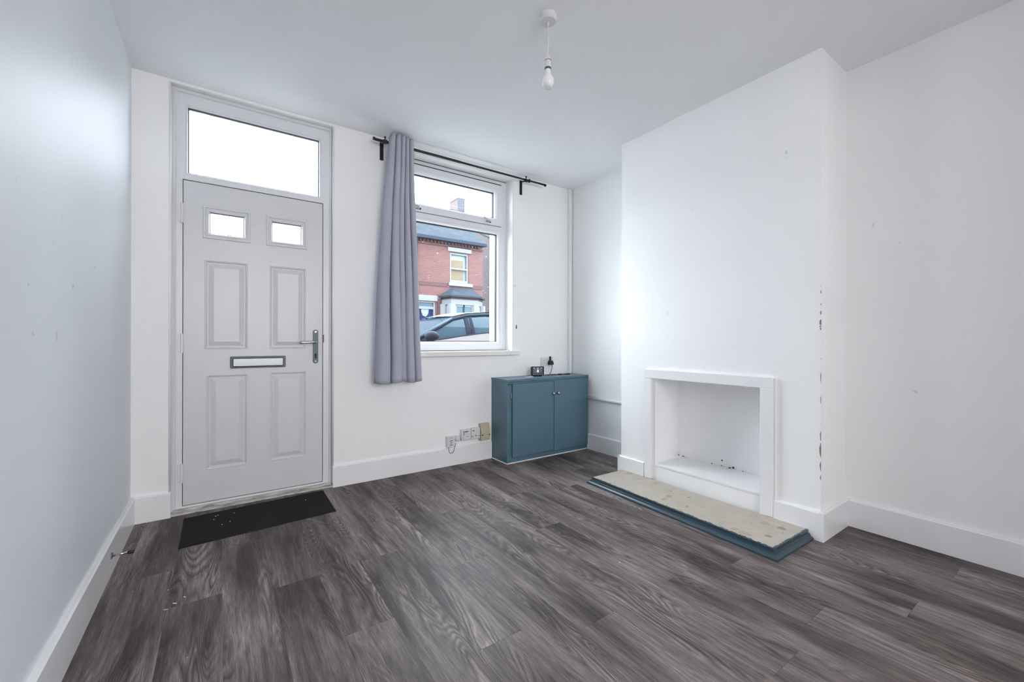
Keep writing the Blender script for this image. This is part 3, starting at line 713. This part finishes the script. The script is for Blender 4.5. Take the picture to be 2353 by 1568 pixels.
for i in range(5): obj('display_button', scr(bx(2.797 + i * .0205, 2.803 + i * .0205, -.1445, -.141, KZ + .018, KZ + .023, bev=.001)), M_icon, mt)
tag(obj('paper_slip', scr(bx(2.735, 2.800, -.150, -.115, KZ + .0002, KZ + .0014))), M_caulk, None) if False else None
pp = tilt(bx(2.700, 2.775, -.165, -.118, KZ, KZ + .0015), -.25, (2.74, -.14, KZ))
tag(obj('paper_slip', pp, M_caulk), 'small white slip of paper lying left of the black energy monitor', 'paper')
# double socket with plug
so = empty('wall_socket', (3.055, 0, .845), 'white double wall socket above the cabinet', 'socket')
fp = obj('socket_plate', bx(2.980, 3.128, -.011, 0, 0.806, 0.888, bev=.003, seg=2), M_plas, so)
for cxs in (3.017, 3.091):
    bm = B(); box(bm, cxs - .0025, cxs + .0025, -.0118, -.008, .850, .859); box(bm, cxs - .0135, cxs - .0075, -.0118, -.008, .830, .834); box(bm, cxs + .0075, cxs + .0135, -.0118, -.008, .830, .834)
    obj('socket_holes', bm, M_dark, so)
for xs in (3.044, 3.064): obj('socket_switch', bx(xs - .006, xs + .006, -.015, -.010, .862, .879, bev=.002), M_plas, so)
pg = empty('black_plug', (3.09, -.03, .84), 'black plug in the double socket with its lead falling to the cabinet', 'plug')
poly = [(3.058, .822), (3.062, .815), (3.110, .815), (3.116, .822), (3.108, .848), (3.098, .858), (3.072, .858), (3.064, .848)]
bm = prism(B(), poly, 'y', -.012, -.046); bmesh.ops.bevel(bm, geom=bm.edges[:], offset=.003, segments=2, affect='EDGES'); obj('plug_body', bm, M_black, pg)
obj('plug_fin', bx(3.079, 3.091, -.034, -.012, .855, .898, bev=.003), M_black, pg)
ld = smooth_path([(3.098, -.030, .816), (3.092, -.045, .800), (3.060, -.075, .770), (3.025, -.095, .735), (3.012, -.100, .7235), (2.99, -.09, .7232), (3.03, -.075, .7232), (3.075, -.095, .7232), (3.12, -.110, .7232), (3.16, -.115, .7235)], 6)
obj('plug_lead', tube(B(), ld, .0028, 8), M_black, pg, True)
obj('lead_adaptor', bx(3.115, 3.150, -.122, -.104, KZ, KZ + .012, bev=.003), M_black, pg)
uc = B(); tube(uc, smooth_path([(2.925, -.12, KZ + .003), (2.96, -.085, KZ + .003), (3.0, -.07, KZ + .003), (3.06, -.075, KZ + .0031), (3.10, -.07, KZ + .003)], 6), .0028, 8); box(uc, 3.20, 3.255, -.125, -.108, KZ, KZ + .010, bev=.002); tube(uc, [(3.155, -.117, KZ + .004), (3.205, -.117, KZ + .004)], .0028, 8)
tag(obj('loose_cable', uc, M_black), 'loose black cable lying on the cabinet top behind the monitor', 'cable')

struct('trim_3', bx(3.330, 3.366, -.034, -.0005, KZ, H, bev=.006, seg=2), M_trim, 'white boxed pipe up the corner above the cabinet', 'pipe')
tag(obj('water_pipe', tube(B(), [(W - .017, -.258, .500), (W - .017, CY1 + .002, .500)], .0145, 14), M_trim, None, True), 'white painted pipe crossing the alcove right of the cabinet', 'pipe')

# switchgear on the wall by the skirting
YW = -.0005
r1 = empty('phone_point', (2.003, 0, .2), 'white router box with thin wire just above the skirting', 'box')
obj('box_body', bx(1.966, 2.040, -.032, YW, .160, .252, bev=.006, seg=2), M_plas, r1)
bm = B()
for i in range(4): box(bm, 1.986 + i * .009, 1.990 + i * .009, -.0328, -.030, .236, .240)
for z, w in ((.212, .014), (.195, .008), (.178, .011)): box(bm, 2.003 - w, 2.003 + w, -.0328, -.030, z - .0025, z + .0025)
obj('printed_lines', bm, M_steel, r1)
obj('thin_wire', tube(B(), smooth_path([(1.983, -.028, .160), (1.984, -.030, .130), (1.994, -.030, .112), (2.010, -.030, .108), (2.026, -.028, .118), (2.038, -.026, .145), (2.050, -.020, .185)], 6), .0018, 6), M_gutter, r1, True)
tag(obj('round_box', lathe(B(), [(.024, 0), (.024, -.022), (.019, -.028), (.002, -.029)], (2.069, YW, .222), 'y', 24), M_plas), 'small round white junction box beside the white router box', 'box')
s1 = empty('blank_plate_box', (2.145, 0, .25), 'square white switch box with a dark slot above the skirting', 'box')
obj('box_body', bx(2.099, 2.192, -.036, YW, .196, .294, bev=.008, seg=2), M_plas, s1)
bm = B(); box(bm, 2.119, 2.124, -.0368, -.034, .244, .278); box(bm, 2.113, 2.118, -.0366, -.034, .216, .221); obj('switch_slot', bm, M_dark, s1)
bm = B(); box(bm, 2.128, 2.162, -.0364, -.034, .268, .276); box(bm, 2.146, 2.166, -.0364, -.034, .228, .231); obj('printed_lines', bm, M_steel, s1)
s2 = empty('blank_plate_box', (2.235, 0, .25), 'square white blank box between the slotted box and the cream box', 'box')
obj('box_body', bx(2.195, 2.282, -.034, YW, .198, .294, bev=.005, seg=2), M_plas, s2)
bm = B(); box(bm, 2.206, 2.224, -.0344, -.032, .268, .276); box(bm, 2.230, 2.250, -.0344, -.032, .224, .230); obj('printed_lines', bm, M_steel, s2)
for x in (2.203, 2.273): obj('screw', lathe(B(), [(.0045, -.0352), (.0045, -.030)], (x, 0, .222), 'y', 8), M_dark, s2)
s3 = empty('cream_terminal_box', (2.33, 0, .25), 'yellowed cream terminal box against the left side of the cabinet', 'box')
bm = prism(B(), [(YW, .176), (-.044, .176), (-.050, .182), (-.052, .252), (-.034, .322), (YW, .322)], 'x', 2.284, 2.376); bmesh.ops.bevel(bm, geom=[e for e in bm.edges if all(v.co.y < -.01 for v in e.verts)], offset=.003, segments=1, affect='EDGES'); obj('box_body', bm, M_cream, s3)
for x in (2.296, 2.365): obj('screw', lathe(B(), [(.0055, -.0535), (.0055, -.046)], (x, 0, .225), 'y', 10), M_dark, s3)

# ------------------------------------------------------------------ door mat and door stop
dm = empty('door_mat', (0.62, -0.28, 0), 'thin rectangular charcoal mat in front of the door', 'mat')
Q = [(0.246, -0.520), (1.003, -0.470), (1.008, -0.046), (0.243, -0.088)]
bm = prism(B(), Q, 'z', 0.0002, 0.004); obj('mat_backing', bm, M_matrim, dm)
c0 = Vector((0.62, -.285)); bm = prism(B(), [tuple(c0 + (Vector(q) - c0) * 0.99) for q in Q], 'z', 0.003, 0.0058); obj('mat_pile', bm, M_mat, dm)
bm = B()
for (u, v) in ((.20, .18), (.215, .16), (.19, .30), (.32, .2), (.24, .55), (.29, .5), (.83, .3)):
    p = Vector(Q[3]).lerp(Vector(Q[2]), u).lerp(Vector(Q[0]).lerp(Vector(Q[1]), u), v); lathe(bm, [(.0032, 0), (.0022, .002)], (p.x, p.y, .0055), 'z', 6)
o = obj('white_crumbs', bm, M_caulk, dm); o['kind'] = 'stuff'
ds = empty('door_stop', (ST, -.651, .089), 'steel rod door stop with black rubber tip on the left skirting', 'door stop')
obj('stop_base', lathe(B(), [(.015, ST), (.015, ST + .004), (.009, ST + .006)], (0, -.651, .089), 'x', 20), M_chrome, ds)
obj('stop_rod', lathe(B(), [(.0055, ST + .004), (.0055, ST + .062)], (0, -.651, .089), 'x', 16), M_chrome, ds, True)
obj('rubber_tip', lathe(B(), [(.0075, ST + .058), (.008, ST + .060), (.008, ST + .076), (.0065, ST + .078)], (0, -.651, .089), 'x', 16), M_black, ds)

# ------------------------------------------------------------------ outside of this house
OX0, OX1 = 1.560, 2.592
struct('wall_outside', wall_xz(-4.0, 8.0, -0.12, 3.1, [(0.19, 1.065, -1, 2.585), (OX0, OX1, 0.975, 2.575)], 0.172, 0.30), M_bricko, 'buff orange brick outer face of this house', 'wall')
rv = struct('trim_4', ring_xz(B(), OX0, OX1, 0.975, 2.575, [(0, .172), (0, .31), (.004, .31), (.004, .172)], close=True), M_caulk, 'white painted outer reveal of the window', 'trim')
struct('ground_pavement', bx(-12, 22, 0.17, 1.75, -0.30, -0.03), M_pave, 'grey pavement outside the front door', 'pavement')
struct('ground_road', bx(-12, 22, 1.75, 9.0, -0.34, -0.12), M_road, 'dark asphalt street between the terraces', 'road')
struct('ground_far', bx(-12, 26, 9.0, 30.0, -0.34, -0.02), M_pave, 'grey pavement in front of the far terrace', 'pavement')

# ------------------------------------------------------------------ red brick house across the street
YH = 12.0
def at(x, z, y):      # a point seen at (x, z) on the house front moved along the sight line to depth y
    k = (y - CAM.y) / (YH - CAM.y); return CAM.x + (x - CAM.x) * k, CAM.z + (z - CAM.z) * k
hs = empty('brick_house', (6.7, YH, 0), 'red brick terraced house across the street with a white bay', 'house')
HX0, HX1, EZ = 3.6, 9.470, 5.12
bm = wall_xz(HX0, HX1, -0.02, EZ, [(7.96, 8.80, 3.40, 4.60), (6.42, 7.34, 0, 2.60)], YH, YH + .25); obj('front_wall', bm, M_brick, hs)
ridgeY, ridgeZ = 15.0, EZ + 3.0 * 0.72
obj('gable_wall', prism(B(), [(YH + .25, -.02), (ridgeY + .1, -.02), (ridgeY + .1, ridgeZ - .12), (ridgeY, ridgeZ - .05), (YH + .25, EZ + .15)], 'x', HX1 - .25, HX1 - .001), M_brickg, hs)
bm = B(); t = .08
prism(bm, [(YH - .22, EZ - .10), (ridgeY, ridgeZ), (ridgeY, ridgeZ + t), (YH - .22, EZ - .10 + t)], 'x', HX0, HX1 + .04)
prism(bm, [(ridgeY, ridgeZ), (ridgeY + .25, ridgeZ - .18), (ridgeY + .25, ridgeZ - .18 + t), (ridgeY, ridgeZ + t)], 'x', HX0, HX1 + .04)
obj('roof', bm, M_slate, hs)
obj('gutter', bx(HX0, HX1 + .03, YH - .30, YH - .17, EZ - .16, EZ - .06), M_gutter, hs)
# brick dentils
bm = B()
for i in range(int((HX1 - 6.2) / .15)): box(bm, 6.2 + i * .15, 6.275 + i * .15, YH - .06, YH, 4.88, 4.97)
box(bm, HX0, HX1, YH - .05, YH, 4.80, 4.86); box(bm, HX0, HX1, YH - .08, YH, 4.97, 5.03)
o = obj('dentil_course', bm, M_brickd, hs); o['kind'] = 'stuff'
obj('string_course', bx(HX0, HX1, YH - .02, YH, 3.20, 3.345), M_brickd, hs)
obj('downpipe', tube(B(), [(6.53, YH - .06, 0), (6.53, YH - .06, 4.7), (6.50, YH - .2, 5.0)], .045, 10), M_gutter, hs)
obj('lintel', bx(7.85, 8.918, YH - .05, YH + .05, 4.635, 4.83), M_stone, hs)
obj('sill', bx(7.885, 8.957, YH - .09, YH + .10, 3.255, 3.385), M_stone, hs)
uw = obj('window_frame', frame_xz(7.96, 8.80, 3.385, 4.60, .07, YH + .03, YH + .12, .005), M_stone, hs)
obj('meeting_rail', bx(7.96, 8.80, YH + .02, YH + .10, 3.93, 4.00), M_stone, uw)
obj('bottom_rail', bx(7.97, 8.79, YH + .02, YH + .10, 3.385, 3.50), M_stone, uw)
obj('pane', bx(8.03, 8.73, YH + .07, YH + .08, 3.49, 3.94), M_farglass, uw); obj('pane', bx(8.03, 8.73, YH + .09, YH + .10, 3.99, 4.53), M_farglass, uw)
obj('buff_curtain', bx(8.0, 8.62, YH + .13, YH + .15, 3.40, 4.33), M_ochre, hs); obj('pale_blind', bx(7.97, 8.79, YH + .15, YH + .17, 3.40, 4.6), M_blind, hs)
# front door of that house
obj('door_lintel', bx(6.36, 7.40, YH - .05, YH + .05, 2.60, 2.815), M_stone, hs)
fd = obj('door_frame', frame_xz(6.42, 7.34, -.02, 2.60, .075, YH + .03, YH + .14, .006), M_stone, hs)
obj('fanlight_rail', bx(6.49, 7.27, YH + .03, YH + .12, 2.28, 2.38), M_stone, fd)
obj('fanlight_pane', bx(6.49, 7.27, YH + .09, YH + .10, 2.37, 2.53), M_carg, fd)
dl = obj('blue_door', bx(6.49, 7.27, YH + .08, YH + .13, 0, 2.29), M_bluedoor, hs, label='navy blue front door')
obj('door_rail', bx(6.60, 7.16, YH + .07, YH + .09, 2.02, 2.06), M_gutter, dl)
bm = prism(B(), [(6.76, 2.28), (7.08, 2.28), (7.06, 2.10), (6.96, 1.98), (6.84, 2.02), (6.78, 2.14)], 'y', YH + .060, YH + .078); obj('lace_swag', bm, M_lace, dl)
obj('pilaster', bx(7.40, 7.55, YH - .06, YH, 0, 2.86), M_brickd, hs)
# bay window
YBY = 11.42
def ax(x): return at(x, 0, YBY)[0]
def az(z): return at(0, z, YBY)[1]
bl, br_ = 7.60, 9.44                       # on the house front
fl_, fr_ = ax(8.02), ax(9.20)              # on the bay's own front
z0b, z1b = az(2.55) , az(2.73)
plan = [(bl, YH), (fl_, YBY), (fr_, YBY), (br_, YH)]
def grow(pl, d): return [(bl - d, YH), (fl_ - d * .6, YBY - d), (fr_ + d * .6, YBY - d), (br_ + d, YH)]
obj('bay_base', prism(B(), plan, 'z', -.02, 0.8), M_brick, hs)
obj('bay_sill', prism(B(), grow(plan, .05), 'z', 0.8, 0.9), M_stone, hs)
obj('bay_head', prism(B(), grow(plan, .03), 'z', z0b - .03, z1b), M_stone, hs)
obj('bay_brick_course', prism(B(), grow(plan, .0), 'z', z1b, z1b + .15), M_brickd, hs)
# posts and panes of the bay
for (x, y) in ((bl + .06, YH - .08), (fl_ + .05, YBY + .06), (fr_ - .05, YBY + .06), (br_ - .06, YH - .08)):
    obj('bay_post', lathe(B(), [(.16, .9), (.16, z0b)], (x, y, 0), 'z', 8), M_stone, hs)
bw = obj('bay_window_frame', frame_xz(fl_ + .18, fr_ - .16, .9, z0b - .03, .07, YBY + .02, YBY + .09, .004), M_stone, hs)
obj('bay_mullion', bx((fl_ + fr_) / 2 - .03, (fl_ + fr_) / 2 + .03, YBY + .02, YBY + .08, .9, z0b - .03), M_gutter, bw)
obj('bay_pane', bx(fl_ + .24, fr_ - .22, YBY + .05, YBY + .06, .96, z0b - .08), M_carg, bw)
for (a, b) in (((bl + .06, YH - .06), (fl_ + .02, YBY + .08)), ((fr_ - .02, YBY + .08), (br_ - .06, YH - .06))):
    sp = prism(B(), [a, b, (b[0], b[1] + .04), (a[0], a[1] + .04)], 'z', .9, z0b); obj('bay_side_pane', sp, M_blind, hs)
# bay roof: hipped
e = grow(plan, .13); zr = z1b + .15; top = [(bl + .42, YH), (bl + .52, YH - .06), (br_ - .52, YH - .06), (br_ - .42, YH)]
bm = B(); A = [bm.verts.new((*p, zr)) for p in e]; C = [bm.verts.new((*p, 3.19)) for p in top]
for i in range(3): bm.faces.new((A[i], A[i + 1], C[i + 1], C[i]))
bm.faces.new(A); bm.faces.new(C); bm.faces.new((A[3], A[0], C[0], C[3])); obj('bay_roof', bm, M_slate, hs)
obj('bay_gutter', prism(B(), grow(plan, .17), 'z', zr - .07, zr - .005), M_gutter, hs)

# the house beyond the passage: gable coloured as in shade, roof, chimney
nh = empty('brick_house', (12.5, YH, 0), 'next house along with a brick gable coloured as in shade and a chimney coloured by its lighting', 'house')
GX = 11.20
g1 = (17.6, 7.60)
obj('gable_wall', prism(B(), [(YH + .251, -.02), (YH + 11, -.02), (YH + 11, 4.99), g1, (YH + .25, 4.99 + .11), (YH + .25, -.02)], 'x', GX, GX + .3), M_brickg, nh)
obj('front_wall', bx(GX, 18, YH, YH + .25, -.02, 4.99), M_brick, nh)
bm = B(); prism(bm, [(YH - .2, 4.91), (g1[0], g1[1]), (g1[0], g1[1] + .09), (YH - .2, 5.0)], 'x', GX - .02, 18); prism(bm, [(g1[0], g1[1]), (YH + 11.2, 4.9), (YH + 11.2, 5.0), (g1[0], g1[1] + .09)], 'x', GX - .02, 18)
obj('roof', bm, M_slate, nh)
M_pinkb = brick('warm_lit_brick_chimney', 'y', (0.19, 0.10, 0.095), (0.23, 0.135, 0.13), (0.22, 0.17, 0.17))  # chimney brick with warm light painted into the side face
M_blueb = brick('cool_lit_brick_chimney', 'x', (0.105, 0.11, 0.15), (0.14, 0.145, 0.20), (0.17, 0.175, 0.20))  # same chimney brick with cooler light painted into the front face
bm = bx(11.205, 11.63, 17.60, 18.60, 7.2, 8.94); obj('chimney_stack', bm, M_pinkb, nh)
obj('chimney_front', bx(11.195, 11.64, 17.58, 17.605, 7.2, 8.94), M_blueb, nh)
obj('chimney_cap', bx(11.185, 11.65, 17.57, 18.62, 8.94, 9.0, bev=.01), M_blueb, nh)
obj('aerial_mast', tube(B(), [(11.22, 18.72, 6.8), (11.22, 18.72, 10.2)], .012, 6), M_gutter, nh)
bm = B(); tube(bm, [(11.08, 18.72, 10.05), (11.36, 18.72, 10.05)], .008, 5)
for x in (11.1, 11.22, 11.34): tube(bm, [(x, 18.72, 9.94), (x, 18.72, 10.16)], .006, 5)
obj('aerial', bm, M_gutter, nh)
wr = tube(B(), smooth_path([(4.5, 11.5, 7.6), (7.6, 14.0, 7.35), (11.5, 14.0, 7.15), (15, 14, 7.1)], 6), .0045, 5)
tag(obj('overhead_wire', wr, M_lace), 'thin overhead wire crossing the sky in front of the chimney', 'wire')
# shed-like outhouse glimpsed in the passage
# pale building and bare tree seen only through the rippled door panes
pb = empty('pale_building', (0.2, 12.4, 0), 'pale cream building blurred behind the left door pane', 'building')
obj('wall', bx(-3.5, 1.35, 12.4, 17, -.02, 4.50), M_render, pb)
obj('parapet', bx(-3.6, 1.42, 12.3, 17.1, 4.50, 4.64), M_stone, pb)
tr = empty('bare_tree', (2.75, 14.2, 0), 'bare twiggy tree blurred behind the fanlight over the door', 'tree')
rt = random.Random(3)
obj('trunk', tube(B(), smooth_path([(2.75, 14.2, -.05), (2.72, 14.22, 2.0), (2.78, 14.2, 4.4), (2.76, 14.2, 5.6)], 4), [.16 - .009 * i for i in range(13)], 8), M_bark, tr, True)
for i in range(70):
    a = rt.uniform(0, 6.28); z = rt.uniform(3.4, 5.6); L = rt.uniform(.7, 1.25); p = Vector((2.76, 14.2, z)); d = Vector((math.cos(a), math.sin(a), rt.uniform(.5, 1.3))).normalized()
    obj('branch', tube(B(), [p, p + d * L * .5 + Vector((0, 0, .03)), p + d * L], [.05, .034, .014], 5), M_bark, tr)

# ------------------------------------------------------------------ cars
def make_car(name, label, ox, oy, oz, paint, sc=1.0):
    """faces -x. local: near side y=0, wheels on z=0 (road)"""
    root = empty(name, (ox, oy, oz), label, 'car')
    def P3(x, y, z): return (ox + x * sc, oy + y * sc, oz + z * sc)
    def mk(name, bm, mat, par=root, sm=False):
        for v in bm.verts: v.co = Vector(P3(*v.co))
        return obj(name, bm, mat, par, sm)
    Wd = 1.72
    # body side silhouette (x, z) : front bumper -> bonnet -> belt -> tail
    up = [(-1.42, .42), (-1.45, .62), (-1.36, .80), (-1.10, .93), (-.60, 1.04), (-.16, 1.125), (.10, 1.150), (.30, 1.165), (.62, 1.215), (1.0, 1.262), (1.5, 1.30), (2.2, 1.33), (2.62, 1.30), (2.70, 1.0), (2.68, .55), (2.60, .35)]
    lo = [(2.60, .22), (2.20, .20), (-1.0, .20), (-1.38, .26)]
    prof_ = up + lo
    bm = B(); secs = []
    for y, s, dz in ((0.03, .985, -.02), (0.0, 1.0, 0), (-.012, 1.0, .0)):
        pass
    cx_ = .62
    for y, ins in ((0.05, .03), (0.0, .0), (Wd, .0), (Wd - .05, .03)):
        pass
    layers = [(0.12, .045, .012), (0.03, .012, .004), (0.0, 0.0, 0.0), (Wd, 0.0, 0.0), (Wd - .03, .012, .004), (Wd - .12, .045, .012)]
    order = [2, 3]
    A = [bm.verts.new((x, 0.0 + (.03 if z > 1.12 else 0) + (.05 if z < .35 else 0), z)) for x, z in prof_]
    C = [bm.verts.new((x, Wd - (.03 if z > 1.12 else 0) - (.05 if z < .35 else 0), z)) for x, z in prof_]
    n = len(prof_)
    for i in range(n): bm.faces.new((A[i], A[(i + 1) % n], C[(i + 1) % n], C[i]))
    bm.faces.new(A); bm.faces.new(C)
    bmesh.ops.bevel(bm, geom=[e for e in bm.edges if abs(e.verts[0].co.y - e.verts[1].co.y) < .06 and min(v.co.z for v in e.verts) > .3], offset=.035, segments=3, affect='EDGES')
    mk('body', bm, paint, sm=False)
    # greenhouse: tapered glass block
    top = [(-.28, 1.09), (.02, 1.235), (.32, 1.385), (.56, 1.49), (.80, 1.545), (1.10, 1.572), (1.50, 1.580), (1.95, 1.555), (2.25, 1.50), (2.58, 1.31)]
    def yin(z): t = max(0, (z - 1.12)) / .46; return .045 + .05 * t + .14 * t * t
    bm = B(); n = len(top)
    bot = [(x, 1.05) for x, z in top]
    a = [bm.verts.new((x, yin(z), z)) for x, z in top]; b = [bm.verts.new((x, Wd - yin(z), z)) for x, z in top]
    a2 = [bm.verts.new((x, yin(1.12), 1.02)) for x, z in top]; b2 = [bm.verts.new((x, Wd - yin(1.12), 1.02)) for x, z in top]
    for i in range(n - 1):
        bm.faces.new((a[i], a[i + 1], b[i + 1], b[i]))
        for side, hi, lo_ in ((0, a, a2), (1, b, b2)):
            prev = (lo_[i], lo_[i + 1])
            for q in range(1, 7):
                if q == 6: cur = (hi[i], hi[i + 1])
                else:
                    cur = []
                    for xx, zz in (top[i], top[i + 1]):
                        z_ = 1.02 + (zz - 1.02) * q / 6; yy = yin(z_); cur.append(bm.verts.new((xx, yy if side == 0 else Wd - yy, z_)))
                f_ = bm.faces.new((prev[0], prev[1], cur[1], cur[0])); f_.smooth = True; prev = cur
    bm.faces.new((a[0], b[0], b2[0], a2[0])); bm.faces.new((a[-1], b[-1], b2[-1], a2[-1])); bm.faces.new(a2 + b2[::-1])
    bmesh.ops.remove_doubles(bm, verts=bm.verts[:], dist=1e-4); mk('windows', bm, M_carg)
    # roof skin
    bm = B(); rf = top[3:9]; up_ = .012
    vv = [[bm.verts.new((x, yin(z) - .004 + (Wd - 2 * yin(z) + .008) * k / 6, z + up_ + .022 * math.sin(math.pi * k / 6))) for k in range(7)] for x, z in rf]
    for i in range(len(rf) - 1):
        for k in range(6): bm.faces.new((vv[i][k], vv[i + 1][k], vv[i + 1][k + 1], vv[i][k + 1]))
    mk('roof', bm, paint, sm=True)
    # black side frames: A pillar to tail along the roof edge, both sides, and pillars
    for side in (0, 1):
        def Y(z, o=0.012): return (yin(z) - o) if side == 0 else Wd - yin(z) + o
        bm = tube(B(), [(x + (.03 if i < 3 else 0), Y(z - .03, .002), z - .032) for i, (x, z) in enumerate(top[:9])], [.022, .022, .022, .022, .022, .022, .022, .022, .024], 8)
        mk('window_surround', bm, M_cart, sm=True)
        for (x0, x1) in ((.73, .80), (.82, .86), (1.72, 1.80)):
            bm = B()
            L = []
            for i in range(7):
                z = 1.15 + .39 * i / 6
                L.append([bm.verts.new((x0 + .01 * i / 6, Y(z, .010), z)), bm.verts.new((x1 + .02 - .02 * i / 6, Y(z, .010), z)), bm.verts.new((x1, Y(z, -.02), z)), bm.verts.new((x0, Y(z, -.02), z))])
            for p, q in zip(L, L[1:]):
                for i in range(4): bm.faces.new((p[i], p[(i + 1) % 4], q[(i + 1) % 4], q[i]))
            bm.faces.new(L[0]); bm.faces.new(L[-1]); mk('pillar', bm, M_cart)
        bm = tube(B(), [(x, Y(1.16, .012), z) for x, z in ((-.02, 1.150), (.30, 1.168), (.62, 1.218), (1.0, 1.265), (1.5, 1.303), (2.2, 1.330))], .012, 6); mk('waist_trim', bm, M_cart)
        s = -1 if side == 0 else 1; yb = 0 if side == 0 else Wd
        bm = B(); bmesh.ops.create_uvsphere(bm, u_segments=16, v_segments=10, radius=1)
        for v in bm.verts: v.co = Vector((.12 + v.co.x * .10, yb + s * .12 + v.co.y * .085, 1.215 + v.co.z * .065))
        mr = mk('wing_mirror', bm, M_cart, sm=True)
        mk('mirror_arm', tube(B(), [(.14, yb - s * .03, 1.16), (.13, yb + s * .07, 1.19)], .025, 8), M_cart, mr)
        for xw in (-.80, 1.85):
            w = mk('wheel', lathe(B(), [(.12, -.0), (.29, -.0), (.31, .02), (.31, .18), (.29, .20), (.12, .20)], (xw, -.012 if side == 0 else Wd - .188, .31), 'y', 28), M_tyre)
            mk('hub', lathe(B(), [(.20, -.006), (.16, -.012), (.03, -.014)] if side == 0 else [(.20, .196), (.16, .212), (.03, .214)], (xw, -.012 if side == 0 else Wd - .188, .31), 'y', 18), M_chrome, w)
        bm = bx(-1.40, -1.10, yb - .02 if side == 0 else yb - .22, yb + .22 if side == 0 else yb + .02, .70, .84, bev=.04, seg=2); mk('headlamp', bm, M_bulb)
        bm = bx(.88, 1.02, yb - .016, yb + .016, 1.03, 1.055, bev=.008); mk('door_handle', bm, paint)
    return root
make_car('parked_car', 'silver white hatchback parked close outside the window', 2.55, 1.98, -0.105, M_carp, 1.0)
make_car('parked_car', 'pale grey car parked across the street behind the silver white hatchback', 2.9, 6.9, -0.12, M_car2, 1.0)

# marks and fixings too small to pick apart one by one stay joined as one part
for o in bpy.data.objects:
    if o.parent is not None and o.name.split('.')[0] in ('screen_icon', 'printed_lines', 'switch_slot', 'socket_holes', 'aerial', 'old_filler', 'keyhole'):
        o['kind'] = 'stuff'
